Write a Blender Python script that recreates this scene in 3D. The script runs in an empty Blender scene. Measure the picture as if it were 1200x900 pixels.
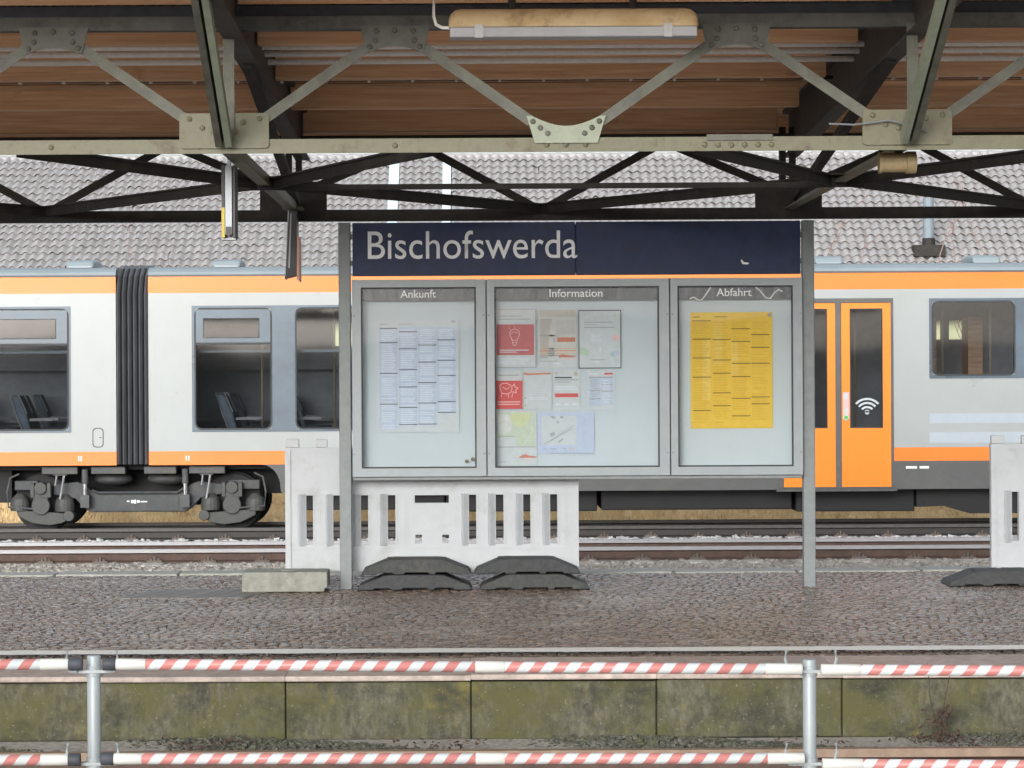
import bpy, bmesh, math, random
from mathutils import Vector
random.seed(7)
R = math.radians
sc = bpy.context.scene
COL = sc.collection

# ------------------------------------------------------------------ camera, sky, sun, exposure
RHO = 0.0055
cd = bpy.data.cameras.new('camera')
cam = bpy.data.objects.new('camera', cd); COL.objects.link(cam)
cam.location = (0, 0, 1.6)
cam.rotation_euler = (R(90), RHO, 0)
cd.sensor_width = 36; cd.lens = 99.0
cd.shift_x = 44/1200; cd.shift_y = -10/1200
cd.clip_end = 3000
sc.camera = cam
SUN_EL, SUN_AZ = R(14), R(196)
w = bpy.data.worlds.new('World'); sc.world = w; w.use_nodes = True
nt = w.node_tree; nt.nodes.clear()
sky = nt.nodes.new('ShaderNodeTexSky'); sky.sky_type = 'NISHITA'; sky.sun_disc = False
sky.sun_elevation = SUN_EL; sky.sun_rotation = SUN_AZ
sky.air_density = 1.0; sky.dust_density = 3.0; sky.ozone_density = 1.0
hs = nt.nodes.new('ShaderNodeHueSaturation'); hs.inputs['Saturation'].default_value = 0.3
bgn = nt.nodes.new('ShaderNodeBackground'); bgn.inputs['Strength'].default_value = 0.15
wo = nt.nodes.new('ShaderNodeOutputWorld')
nt.links.new(sky.outputs[0], hs.inputs['Color']); tint = nt.nodes.new('ShaderNodeMix'); tint.data_type = 'RGBA'; tint.blend_type = 'MULTIPLY'; tint.inputs[0].default_value = 1; tint.inputs[7].default_value = (.97, 1.0, 1.03, 1)
nt.links.new(hs.outputs[0], tint.inputs[6]); nt.links.new(tint.outputs[2], bgn.inputs['Color'])
nt.links.new(bgn.outputs[0], wo.inputs[0])
ld = bpy.data.lights.new('sun', 'SUN'); ld.energy = 0.65; ld.angle = R(28); ld.color = (1, .985, .965)
so = bpy.data.objects.new('sun', ld); COL.objects.link(so)
sd = Vector((math.sin(SUN_AZ)*math.cos(SUN_EL), math.cos(SUN_AZ)*math.cos(SUN_EL), math.sin(SUN_EL)))
so.rotation_euler = sd.to_track_quat('Z', 'Y').to_euler(); so.location = (-5, -10, 30)
sc.view_settings.view_transform = 'Standard'; sc.view_settings.look = 'None'
sc.view_settings.gamma = 1; sc.view_settings.exposure = 0.75

# ------------------------------------------------------------------ measuring helpers (photo pixels -> metres at a known scale)
def PX(x, s, y=440): return ((x-556) - (y-440)*RHO)/s
def PZ(y, s, x=556): return 1.6 - ((y-440) + (x-556)*RHO)/s

# ------------------------------------------------------------------ materials
def nodes(name):
    m = bpy.data.materials.new(name); m.use_nodes = True
    t = m.node_tree; b = t.nodes['Principled BSDF']
    return m, t, b
def rgba(c): return (c[0], c[1], c[2], 1)
def M(name, col, rough=.6, metal=0, var=.18, scale=6, bump=0, bscale=80, col2=None, rnd=0, stretch=(1,1,1), dirt=None, dscale=1.5, dlo=.5, dhi=.75, spec=.5, coat=0):
    m, t, b = nodes(name); N = t.nodes.new; L = t.links.new
    g = N('ShaderNodeNewGeometry'); mp = N('ShaderNodeMapping'); mp.inputs['Scale'].default_value = stretch
    L(g.outputs['Position'], mp.inputs['Vector'])
    n = N('ShaderNodeTexNoise'); n.inputs['Scale'].default_value = scale; n.inputs['Detail'].default_value = 6; n.inputs['Roughness'].default_value = .65
    L(mp.outputs[0], n.inputs['Vector'])
    rp = N('ShaderNodeMapRange'); rp.inputs[1].default_value = .3; rp.inputs[2].default_value = .7
    L(n.outputs[0], rp.inputs[0])
    mx = N('ShaderNodeMix'); mx.data_type = 'RGBA'
    a = tuple(c*(1-var) for c in col); c2 = col2 if col2 else tuple(min(1, c*(1+var)) for c in col)
    mx.inputs[6].default_value = rgba(a); mx.inputs[7].default_value = rgba(c2)
    L(rp.outputs[0], mx.inputs[0]); out = mx.outputs[2]
    if dirt:
        n2 = N('ShaderNodeTexNoise'); n2.inputs['Scale'].default_value = dscale; n2.inputs['Detail'].default_value = 8; n2.inputs['Roughness'].default_value = .7
        L(g.outputs['Position'], n2.inputs['Vector'])
        r2 = N('ShaderNodeMapRange'); r2.inputs[1].default_value = dlo; r2.inputs[2].default_value = dhi; L(n2.outputs[0], r2.inputs[0])
        m2 = N('ShaderNodeMix'); m2.data_type = 'RGBA'; m2.inputs[7].default_value = rgba(dirt)
        L(r2.outputs[0], m2.inputs[0]); L(out, m2.inputs[6]); out = m2.outputs[2]
    if rnd:
        oi = N('ShaderNodeObjectInfo'); mr = N('ShaderNodeMapRange'); mr.inputs[3].default_value = 1-rnd; mr.inputs[4].default_value = 1+rnd
        L(oi.outputs['Random'], mr.inputs[0]); hv = N('ShaderNodeHueSaturation'); L(mr.outputs[0], hv.inputs['Value']); L(out, hv.inputs['Color']); out = hv.outputs[0]
    L(out, b.inputs['Base Color'])
    rr = N('ShaderNodeMapRange'); rr.inputs[3].default_value = max(.03, rough-.1); rr.inputs[4].default_value = min(1, rough+.12); L(n.outputs[0], rr.inputs[0]); L(rr.outputs[0], b.inputs['Roughness'])
    b.inputs['Metallic'].default_value = metal; b.inputs['Specular IOR Level'].default_value = spec
    if coat: b.inputs['Coat Weight'].default_value = coat
    if bump:
        nb = N('ShaderNodeTexNoise'); nb.inputs['Scale'].default_value = bscale; nb.inputs['Detail'].default_value = 4; L(mp.outputs[0], nb.inputs['Vector'])
        bp = N('ShaderNodeBump'); bp.inputs['Strength'].default_value = bump; bp.inputs['Distance'].default_value = .01
        L(nb.outputs[0], bp.inputs['Height']); L(bp.outputs[0], b.inputs['Normal'])
    return m
def glass(name, tint, gloss=1.0, ior=1.5, rough=.0):
    m = bpy.data.materials.new(name); m.use_nodes = True; t = m.node_tree; t.nodes.clear(); N = t.nodes.new; L = t.links.new
    tr = N('ShaderNodeBsdfTransparent'); tr.inputs[0].default_value = rgba(tint)
    gl = N('ShaderNodeBsdfGlossy'); gl.inputs['Roughness'].default_value = rough; gl.inputs[0].default_value = (gloss, gloss, gloss, 1)
    fr = N('ShaderNodeFresnel'); fr.inputs[0].default_value = ior
    mx = N('ShaderNodeMixShader'); o = N('ShaderNodeOutputMaterial')
    L(fr.outputs[0], mx.inputs[0]); L(tr.outputs[0], mx.inputs[1]); L(gl.outputs[0], mx.inputs[2]); L(mx.outputs[0], o.inputs[0])
    return m
def flat(name, col, rough=.7): return M(name, col, rough, var=.06, scale=20)

m_olive = M('olive_steel_paint', (.13,.126,.075), .5, var=.25, scale=9, dirt=(.07,.048,.028), dscale=9, dlo=.52, dhi=.74, bump=.15, bscale=60)
m_grey_olive = M('grey_green_steel_paint', (.10,.102,.08), .55, var=.35, scale=9, dirt=(.05,.045,.035), dscale=6, dlo=.5, dhi=.75, bump=.15)
m_dark_olive = M('dark_grey_steel', (.075,.077,.07), .6, var=.3, scale=9, dirt=(.03,.027,.024), dscale=6)
m_top_gus = M('grey_gusset_paint', (.085,.09,.075), .55, var=.3, scale=9, dirt=(.04,.035,.03), dscale=7)
m_pale_green = M('pale_green_steel_paint', (.24,.27,.205), .5, var=.15, scale=10, dirt=(.14,.12,.08), dscale=9, dlo=.6, dhi=.8)
m_black_steel = M('near_black_steel', (.022,.02,.018), .75, var=.4, scale=10, dirt=(.05,.042,.035), dscale=5)  # near-black steel with slightly lighter brown blotches
m_rafter = M('dark_brown_steel', (.075,.066,.06), .65, var=.4, scale=8, dirt=(.035,.03,.028), dscale=5)
m_navy_steel = M('dark_blue_steel', (.035,.04,.052), .7, var=.4, scale=10, dirt=(.05,.05,.055), dscale=6)
m_wood = M('canopy_wood', (.86,.46,.25), .6, var=.2, scale=5, stretch=(.35,6,9), col2=(.94,.64,.40), bump=.2, bscale=20, rnd=.12, dirt=(.50,.22,.11), dscale=3.2, dlo=.62, dhi=.8)
m_wood_dark = M('canopy_board_wood', (.86,.52,.32), .65, var=.3, scale=5, stretch=(.35,6,9), bump=.2, bscale=20, rnd=.2)
m_conduit = M('white_conduit', (.92,.89,.87), .4, var=.1, scale=20)
m_zinc = M('zinc_gutter', (.62,.62,.60), .45, metal=.0, var=.12, scale=8)
m_post = M('galvanised_grey_post', (.205,.23,.24), .45, metal=.1, var=.15, scale=12, dirt=(.17,.17,.15), dscale=6, dlo=.6, dhi=.85)
m_frame = M('silver_aluminium_frame', (.285,.32,.345), .42, metal=.15, var=.08, scale=8)
m_frame_dark = M('dark_gasket', (.03,.035,.04), .6)
m_backpanel = M('white_case_back_panel', (.46,.535,.585), .55, var=.035, scale=3)
m_header = M('case_header_print', (.055,.065,.09), .5, var=.4, scale=9, col2=(.13,.15,.18), stretch=(2,1,.8))
m_navy = M('navy_sign_enamel', (.012,.025,.085), .4, var=.25, scale=6, dirt=(.022,.036,.10), dscale=5, spec=.25)
m_letter = M('off_white_lettering', (.88,.92,.97), .5, var=.05, scale=20)
m_letter2 = M('white_lettering', (.75,.77,.79), .5, var=.05, scale=20)
m_glass = glass('case_glass', (.98,.99,.99), .9, 1.28, .02)
m_train_glass = glass('tinted_train_glass', (.50,.525,.56), .9, 1.55, .04)
m_pl_white = M('white_plastic', (.49,.52,.555), .45, var=.06, scale=5, dirt=(.36,.375,.37), dscale=4, dlo=.52, dhi=.8, bump=.05)
m_rubber = M('recycled_rubber', (.06,.065,.066), .75, var=.35, scale=25, dirt=(.12,.11,.085), dscale=6, dlo=.52, dhi=.75, bump=.3, bscale=90)
m_rubber_blk = M('black_rubber', (.05,.053,.057), .7, var=.35, scale=25, bump=.3, bscale=90, dirt=(.09,.09,.085), dscale=8, dlo=.55, dhi=.8)
m_foot_grey = M('grey_recycled_foot', (.30,.31,.275), .75, var=.2, scale=14, dirt=(.18,.17,.14), dscale=6, bump=.25, bscale=70)
m_tr_white = M('train_white_paint', (.345,.375,.385), .3, var=.03, scale=2, spec=.5, dirt=(.305,.325,.31), dscale=.9, dlo=.45, dhi=.9)
m_tr_orange = M('train_orange_paint', (.84,.20,.016), .32, var=.05, scale=3, dirt=(.70,.19,.02), dscale=1.6, dlo=.55, dhi=.9)
m_tr_orange_d = M('door_orange_paint', (.86,.235,.010), .32, var=.04, scale=3)
m_tr_roof = M('train_roof_paint', (.25,.30,.335), .4, var=.06, scale=2)
m_tr_band = M('blue_grey_band', (.075,.10,.13), .3, var=.12, scale=1.2, col2=(.10,.15,.20))
m_tr_skirt = M('dark_grey_skirt', (.085,.088,.09), .5, var=.12, scale=3, dirt=(.12,.115,.10), dscale=2)
m_under = M('underframe_black', (.018,.018,.02), .75, var=.3, scale=5)
m_under_grey = M('underframe_grey', (.075,.08,.085), .6, var=.25, scale=10, dirt=(.11,.10,.08), dscale=5)
m_bogie = M('bogie_grey', (.042,.048,.054), .55, var=.25, scale=9, dirt=(.10,.09,.075), dscale=5, dlo=.5, dhi=.8)
m_axle = M('axle_box_grey', (.062,.066,.064), .6, var=.25, scale=14, dirt=(.06,.055,.045), dscale=8)
m_bellow = M('bellows_rubber', (.10,.105,.115), .55, var=.25, scale=6, stretch=(1,1,.4))
m_chrome = M('bright_steel', (.6,.6,.62), .25, metal=.9)
m_pale_strip = M('pale_blue_strip', (.385,.44,.50), .35, var=.04)
m_int_wall = M('train_interior_panel', (.38,.39,.395), .6, var=.25, scale=2)
m_int_blue = M('seat_fabric', (.16,.19,.22), .8, var=.3, scale=8)
m_int_light = M('interior_cream', (.36,.36,.35), .5)
m_tile = M('wet_grey_roof_tile', (.44,.43,.435), .40, var=.14, scale=7, rnd=.10, dirt=(.35,.335,.33), dscale=2.5, dlo=.52, dhi=.8)
m_tile_bed = M('dark_roof_battens', (.07,.065,.06), .8)
m_sky_strip = M('pale_cyan_translucent_strip', (.72,.85,.89), .3, var=.03)
m_shed = M('pale_yellow_render', (.70,.72,.42), .8, var=.08, scale=2)
m_pipe = M('blue_grey_pipe', (.20,.25,.29), .5, var=.12)
m_cobble = M('wet_cobble', (.125,.092,.072), .16, var=.35, scale=16, col2=(.225,.18,.150), bump=.25, bscale=60, dirt=(.30,.28,.265), dscale=.7, dlo=.52, dhi=.78, spec=.6)
def island_vary(m, lo, hi):
    t = m.node_tree; b = t.nodes['Principled BSDF']; l = b.inputs['Base Color'].links[0]; src = l.from_socket
    g = t.nodes.new('ShaderNodeNewGeometry'); r = t.nodes.new('ShaderNodeMapRange'); r.inputs[3].default_value = lo; r.inputs[4].default_value = hi
    h = t.nodes.new('ShaderNodeHueSaturation'); t.links.new(g.outputs['Random Per Island'], r.inputs[0]); t.links.new(r.outputs[0], h.inputs['Value']); t.links.new(src, h.inputs['Color']); t.links.new(h.outputs[0], b.inputs['Base Color'])
island_vary(m_cobble, .7, 1.4)
m_mortar = M('cobble_joint_sand', (.12,.10,.085), .85, var=.3, scale=20)
m_pslab = M('pale_paving_slab', (.21,.195,.18), .55, var=.2, scale=8, rnd=.12, bump=.2)
m_coping = M('pinkish_coping_stone', (.45,.375,.335), .7, var=.28, scale=16, rnd=.1, bump=.35, bscale=60, dirt=(.27,.23,.19), dscale=5)
m_coping_far = M('pale_far_coping', (.40,.40,.37), .6, var=.2, scale=10, rnd=.1, dirt=(.22,.26,.10), dscale=2, dlo=.56, dhi=.75)
m_line = M('worn_white_line', (.86,.86,.83), .6, var=.12, scale=20, dirt=(.36,.33,.30), dscale=14, dlo=.62, dhi=.72)
m_conc = M('old_concrete', (.25,.24,.21), .85, var=.25, scale=12, bump=.4, bscale=50)
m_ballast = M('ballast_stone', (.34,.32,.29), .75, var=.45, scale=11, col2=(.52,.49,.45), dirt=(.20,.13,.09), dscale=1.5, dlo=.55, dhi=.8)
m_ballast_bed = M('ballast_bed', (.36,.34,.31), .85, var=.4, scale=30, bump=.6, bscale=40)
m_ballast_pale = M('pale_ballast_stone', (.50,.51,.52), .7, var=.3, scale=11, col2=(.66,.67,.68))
m_sleeper = M('concrete_sleeper', (.52,.49,.45), .8, var=.2, scale=14, dirt=(.33,.24,.18), dscale=6)
m_rail_rust = M('rusty_rail', (.095,.058,.045), .7, var=.3, scale=10, dirt=(.05,.035,.03), dscale=6)
m_rail_top = M('polished_rail_head', (.34,.34,.36), .45, metal=.3, var=.08, scale=10)
m_rail_old = M('old_rail_head', (.28,.20,.145), .6, metal=.1, var=.25, scale=12)
m_rail_dark = M('oily_dark_rail', (.035,.031,.030), .6, var=.3, scale=10)
m_rail_dark2 = M('dull_rail_head', (.07,.065,.062), .5, var=.3, scale=10)
m_clip = M('rail_fastening', (.13,.105,.09), .7)
m_ground = M('earth_ground', (.40,.375,.34), .9, var=.4, scale=4, bump=.5, bscale=30)
m_straw = M('dry_straw_grass', (.78,.54,.26), .85, var=.2, scale=9, col2=(.85,.66,.38), dirt=(.42,.27,.12), dscale=2.2, dlo=.46, dhi=.62)
m_straw2 = M('dry_straw_blade', (.78,.56,.28), .85, var=.25, scale=6, col2=(.88,.70,.42), dirt=(.55,.36,.17), dscale=1.2, dlo=.6, dhi=.75)
m_twig = M('reddish_twig', (.32,.20,.17), .8, var=.3, scale=20)
m_twig_dk = M('dark_dry_stem', (.06,.045,.035), .85)
m_leaf = M('withered_leaf', (.075,.046,.034), .8, var=.4, scale=30)
m_gal = M('galvanised_pole', (.33,.365,.38), .45, metal=.15, var=.12, scale=14, stretch=(1,1,.25))
m_cap = M('dark_blue_cap', (.05,.055,.068), .6)
m_sleeve = M('white_sleeve', (.62,.62,.59), .5, var=.07)
m_lampbody = M('yellowed_lamp_cover', (.60,.43,.22), .4, var=.2, scale=5, col2=(.66,.53,.34), dirt=(.17,.115,.06), dscale=4.5, dlo=.52, dhi=.72)
m_lamptray = M('grey_lamp_tray', (.40,.40,.42), .45, var=.12)
m_rust_can = M('rusty_can', (.30,.235,.13), .6, var=.3, scale=12, dirt=(.22,.09,.04), dscale=9)
m_pole_in = M('dull_grab_pole', (.42,.36,.22), .5)
m_yel = M('yellow_edge', (.52,.40,.05), .5)
m_black = M('black_plastic', (.015,.015,.018), .45)
m_silver = M('silver_profile', (.22,.235,.26), .35, metal=.3)
m_salmon = M('salmon_edge', (.62,.33,.25), .5)
def moss():
    m, t, b = nodes('mossy_concrete'); N = t.nodes.new; L = t.links.new
    g = N('ShaderNodeNewGeometry')
    def noise(s, det, st=(1,1,1)):
        mp = N('ShaderNodeMapping'); mp.inputs['Scale'].default_value = st; L(g.outputs['Position'], mp.inputs[0])
        n = N('ShaderNodeTexNoise'); n.inputs['Scale'].default_value = s; n.inputs['Detail'].default_value = det; n.inputs['Roughness'].default_value = .7; L(mp.outputs[0], n.inputs['Vector']); return n
    def rng(n, a, c):
        r = N('ShaderNodeMapRange'); r.inputs[1].default_value = a; r.inputs[2].default_value = c; L(n.outputs[0], r.inputs[0]); return r
    def mix(f, a, c):
        x = N('ShaderNodeMix'); x.data_type = 'RGBA'; L(f.outputs[0], x.inputs[0])
        if isinstance(a, tuple): x.inputs[6].default_value = rgba(a)
        else: L(a, x.inputs[6])
        x.inputs[7].default_value = rgba(c); return x.outputs[2]
    c = mix(rng(noise(26, 8, (1,1,.5)), .38, .62), (.060,.058,.042), (.15,.142,.10))
    c = mix(rng(noise(2.6, 7, (1,1,1.1)), .42, .62), c, (.092,.09,.033))
    c = mix(rng(noise(3.3, 8, (1.3,1,.6)), .58, .70), c, (.19,.16,.032))
    c = mix(rng(noise(2.2, 9, (1,1,1.6)), .50, .66), c, (.034,.034,.024))
    c = mix(rng(noise(60, 3), .64, .72), c, (.22,.22,.18))
    L(c, b.inputs['Base Color']); b.inputs['Roughness'].default_value = .85
    bp = N('ShaderNodeBump'); bp.inputs['Strength'].default_value = .5; bp.inputs['Distance'].default_value = .01
    L(noise(50, 6).outputs[0], bp.inputs['Height']); L(bp.outputs[0], b.inputs['Normal'])
    return m
m_moss = moss()
def stripes():
    m, t, b = nodes('red_white_spiral_film'); N = t.nodes.new; L = t.links.new
    tc = N('ShaderNodeTexCoord'); sp = N('ShaderNodeSeparateXYZ'); L(tc.outputs['Object'], sp.inputs[0])
    at = N('ShaderNodeMath'); at.operation = 'ARCTAN2'; L(sp.outputs['Y'], at.inputs[0]); L(sp.outputs['Z'], at.inputs[1])
    d1 = N('ShaderNodeMath'); d1.operation = 'DIVIDE'; d1.inputs[1].default_value = 2*math.pi; L(at.outputs[0], d1.inputs[0])
    d2 = N('ShaderNodeMath'); d2.operation = 'DIVIDE'; d2.inputs[1].default_value = .0915; L(sp.outputs['X'], d2.inputs[0])
    ad = N('ShaderNodeMath'); ad.operation = 'SUBTRACT'; L(d1.outputs[0], ad.inputs[0]); L(d2.outputs[0], ad.inputs[1])
    fr = N('ShaderNodeMath'); fr.operation = 'FRACT'; L(ad.outputs[0], fr.inputs[0])
    gt = N('ShaderNodeMath'); gt.operation = 'GREATER_THAN'; gt.inputs[1].default_value = .52; L(fr.outputs[0], gt.inputs[0])
    mx = N('ShaderNodeMix'); mx.data_type = 'RGBA'; mx.inputs[6].default_value = (.58,.61,.63,1); mx.inputs[7].default_value = (.52,.20,.185,1)
    L(gt.outputs[0], mx.inputs[0]); L(mx.outputs[2], b.inputs['Base Color']); b.inputs['Roughness'].default_value = .35
    return m
m_stripe = stripes()
# print colours
P = {k: flat('print_'+k, c) for k, c in dict(white=(.50,.555,.59), pale_blue=(.43,.51,.64), lilac=(.43,.51,.67), black=(.05,.055,.07), grey=(.34,.37,.40), mid_grey=(.46,.47,.47),
     red=(.55,.10,.10), dull_red=(.46,.15,.16), pink=(.72,.45,.45), yellow=(.68,.47,.06), dark_yellow=(.60,.40,.04), pale_yellow=(.70,.52,.13), brown=(.14,.095,.02), map_green=(.47,.56,.47), map_yellow=(.52,.58,.37),
     map_grey=(.56,.60,.60), orange=(.62,.24,.10), rust=(.50,.20,.14), teal=(.36,.52,.52), sage=(.42,.53,.44), pale_line=(.62,.68,.76), taupe=(.43,.42,.40), light_taupe=(.50,.52,.51), wood_line=(.55,.43,.30), green=(.10,.45,.10)).items()}

# ------------------------------------------------------------------ mesh helpers
class MB:
    def __init__(s): s.v = []; s.f = []; s.m = []
    def quad(s, a, b, c, d, mi=0): n = len(s.v); s.v += [a, b, c, d]; s.f.append((n, n+1, n+2, n+3)); s.m.append(mi)
    def poly(s, pts, mi=0): n = len(s.v); s.v += list(pts); s.f.append(tuple(range(n, n+len(pts)))); s.m.append(mi)
    def box(s, x0, x1, y0, y1, z0, z1, mi=0):
        n = len(s.v)
        s.v += [(x0,y0,z0),(x1,y0,z0),(x1,y1,z0),(x0,y1,z0),(x0,y0,z1),(x1,y0,z1),(x1,y1,z1),(x0,y1,z1)]
        for f in ((0,3,2,1),(4,5,6,7),(0,1,5,4),(1,2,6,5),(2,3,7,6),(3,0,4,7)): s.f.append(tuple(n+i for i in f)); s.m.append(mi)
        return s
    def prism(s, pts, y0, y1, mi=0):            # polygon in XZ, thickness along Y
        n = len(s.v); k = len(pts)
        ar = sum(pts[i][0]*pts[(i+1)%k][1]-pts[(i+1)%k][0]*pts[i][1] for i in range(k))
        if ar < 0: pts = pts[::-1]
        s.v += [(p[0], y0, p[1]) for p in pts] + [(p[0], y1, p[1]) for p in pts]
        s.f.append(tuple(n+i for i in range(k))); s.m.append(mi)
        s.f.append(tuple(n+k+i for i in reversed(range(k)))); s.m.append(mi)
        for i in range(k):
            j = (i+1) % k; s.f.append((n+i, n+k+i, n+k+j, n+j)); s.m.append(mi)
        return s
    def prismx(s, pts, x0, x1, mi=0):           # polygon in YZ, length along X
        n = len(s.v); k = len(pts)
        s.v += [(x0, p[0], p[1]) for p in pts] + [(x1, p[0], p[1]) for p in pts]
        s.f.append(tuple(n+i for i in reversed(range(k)))); s.m.append(mi)
        s.f.append(tuple(n+k+i for i in range(k))); s.m.append(mi)
        for i in range(k):
            j = (i+1) % k; s.f.append((n+i, n+j, n+k+j, n+k+i)); s.m.append(mi)
        return s
    def bar(s, p, q, w, h, mi=0, up=(0,0,1)):   # rectangular bar p->q; w sideways, h along up
        p = Vector(p); q = Vector(q); d = (q-p).normalized(); sd = d.cross(Vector(up))
        if sd.length < 1e-4: sd = d.cross(Vector((0,1,0)))
        sd.normalize(); u = sd.cross(d).normalized(); n = len(s.v)
        for c in (p, q):
            for a, b in ((-1,-1),(1,-1),(1,1),(-1,1)): s.v.append(tuple(c + sd*(a*w/2) + u*(b*h/2)))
        for f in ((0,1,2,3),(7,6,5,4),(0,4,5,1),(1,5,6,2),(2,6,7,3),(3,7,4,0)): s.f.append(tuple(n+i for i in f)); s.m.append(mi)
        return s
    def tube(s, pts, r, k=8, mi=0, cap=True):
        pts = [Vector(p) for p in pts]; n0 = len(s.v); rs = r if isinstance(r, (list, tuple)) else [r]*len(pts)
        for i, p in enumerate(pts):
            d = (pts[min(i+1, len(pts)-1)] - pts[max(i-1, 0)]).normalized()
            a = d.cross(Vector((0,0,1)));
            if a.length < 1e-3: a = d.cross(Vector((0,1,0)))
            a.normalize(); b = a.cross(d).normalized()
            for j in range(k):
                t = 2*math.pi*j/k; s.v.append(tuple(p + a*(math.cos(t)*rs[i]) + b*(math.sin(t)*rs[i])))
        for i in range(len(pts)-1):
            for j in range(k):
                a = n0+i*k+j; b = n0+i*k+(j+1) % k; s.f.append((a, b, b+k, a+k)); s.m.append(mi)
        if cap:
            s.f.append(tuple(n0+j for j in reversed(range(k)))); s.m.append(mi)
            e = n0+(len(pts)-1)*k; s.f.append(tuple(e+j for j in range(k))); s.m.append(mi)
        return s
    def ball(s, c, r, mi=0, nu=10, nv=6, sc_=(1,1,1)):
        n0 = len(s.v)
        for i in range(nv+1):
            th = math.pi*i/nv
            for j in range(nu):
                ph = 2*math.pi*j/nu
                s.v.append((c[0]+r*sc_[0]*math.sin(th)*math.cos(ph), c[1]+r*sc_[1]*math.sin(th)*math.sin(ph), c[2]+r*sc_[2]*math.cos(th)))
        for i in range(nv):
            for j in range(nu):
                a = n0+i*nu+j; b = n0+i*nu+(j+1) % nu; s.f.append((a, a+nu, b+nu, b)); s.m.append(mi)
        return s
    def plate(s, x0, x1, z0, z1, y0, y1, holes=(), xs=(), zs=(), mf=None):   # wall in XZ with rectangular holes; mf(xc,zc)->material slot
        X = sorted(set([x0, x1] + [a for h in holes for a in h[:2]] + list(xs))); X = [x for x in X if x0 <= x <= x1]
        Zs = sorted(set([z0, z1] + [a for h in holes for a in h[2:]] + list(zs))); Zs = [z for z in Zs if z0 <= z <= z1]
        def solid(i, j):
            if i < 0 or j < 0 or i >= len(X)-1 or j >= len(Zs)-1: return False
            xc = (X[i]+X[i+1])/2; zc = (Zs[j]+Zs[j+1])/2
            return not any(h[0] < xc < h[1] and h[2] < zc < h[3] for h in holes)
        for i in range(len(X)-1):
            for j in range(len(Zs)-1):
                if not solid(i, j): continue
                a, b, c, d = X[i], X[i+1], Zs[j], Zs[j+1]; mi = mf((a+b)/2, (c+d)/2) if mf else 0
                s.quad((a,y0,c),(b,y0,c),(b,y0,d),(a,y0,d), mi); s.quad((b,y1,c),(a,y1,c),(a,y1,d),(b,y1,d), mi)
                if not solid(i-1, j): s.quad((a,y1,c),(a,y0,c),(a,y0,d),(a,y1,d), mi)
                if not solid(i+1, j): s.quad((b,y0,c),(b,y1,c),(b,y1,d),(b,y0,d), mi)
                if not solid(i, j-1): s.quad((a,y1,c),(b,y1,c),(b,y0,c),(a,y0,c), mi)
                if not solid(i, j+1): s.quad((a,y0,d),(b,y0,d),(b,y1,d),(a,y1,d), mi)
        return s
    def mesh(s, name, mats, smooth=False, merge=False, origin=(0,0,0)):
        me = bpy.data.meshes.new(name)
        o = origin
        me.from_pydata([(v[0]-o[0], v[1]-o[1], v[2]-o[2]) for v in s.v], [], s.f)
        for m in (mats if isinstance(mats, (list, tuple)) else [mats]): me.materials.append(m)
        me.polygons.foreach_set('material_index', s.m)
        if merge:
            b = bmesh.new(); b.from_mesh(me); bmesh.ops.remove_doubles(b, verts=b.verts, dist=1e-5); bmesh.ops.recalc_face_normals(b, faces=b.faces); b.to_mesh(me); b.free()
        if smooth: me.polygons.foreach_set('use_smooth', [True]*len(me.polygons))
        me.update(); return me
    def build(s, name, mats, parent=None, smooth=False, merge=False, bevel=0, seg=2, origin=None):
        wo_ = wpos(parent) if parent else Vector((0,0,0))
        og = Vector(origin) if origin is not None else wo_
        o = bpy.data.objects.new(name, s.mesh(name, mats, smooth, merge, og)); COL.objects.link(o)
        if parent: o.parent = parent
        o.location = og - wo_
        if bevel:
            bv = o.modifiers.new('bevel', 'BEVEL'); bv.width = bevel; bv.segments = seg; bv.limit_method = 'ANGLE'; bv.angle_limit = R(40)
        return o
def wpos(o):
    p = Vector((0,0,0))
    while o: p = p + Vector(o.location); o = o.parent
    return p
def tag(o, label=None, cat=None, group=None, kind=None):
    if label: o['label'] = label
    if cat: o['category'] = cat
    if group: o['group'] = group
    if kind: o['kind'] = kind
    return o
def thing(name, loc, label, cat, group=None):
    o = bpy.data.objects.new(name, None); o.empty_display_size = .1; COL.objects.link(o); o.location = loc
    return tag(o, label, cat, group)
def dup(o, parent=None, loc=None):
    c = o.copy(); COL.objects.link(c)
    if parent: c.parent = parent
    if loc is not None: c.location = loc
    return c
def copy_thing(root, loc, label=None, group=None):
    r = dup(root); r.location = loc
    if label: r['label'] = label
    if group: r['group'] = group
    for ch in list(root.children):
        c = dup(ch, r)
        for g in list(ch.children): dup(g, c)
    return r
def rrect(x0, x1, z0, z1, r, k=5):
    pts = []
    for cx, cz, a0 in ((x1-r, z1-r, 0), (x0+r, z1-r, 90), (x0+r, z0+r, 180), (x1-r, z0+r, 270)):
        for i in range(k+1):
            a = R(a0+90*i/k); pts.append((cx+r*math.cos(a), cz+r*math.sin(a)))
    return pts
def ring(mb, outer, inner, y0, y1, mi=0):
    k = len(outer)
    for i in range(k):
        j = (i+1) % k; a, b, c, d = outer[i], outer[j], inner[j], inner[i]
        mb.quad((a[0],y0,a[1]),(d[0],y0,d[1]),(c[0],y0,c[1]),(b[0],y0,b[1]), mi)
        mb.quad((a[0],y1,a[1]),(b[0],y1,b[1]),(c[0],y1,c[1]),(d[0],y1,d[1]), mi)
        mb.quad((a[0],y0,a[1]),(b[0],y0,b[1]),(b[0],y1,b[1]),(a[0],y1,a[1]), mi)
        mb.quad((d[0],y1,d[1]),(c[0],y1,c[1]),(c[0],y0,c[1]),(d[0],y0,d[1]), mi)
    return mb
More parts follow.
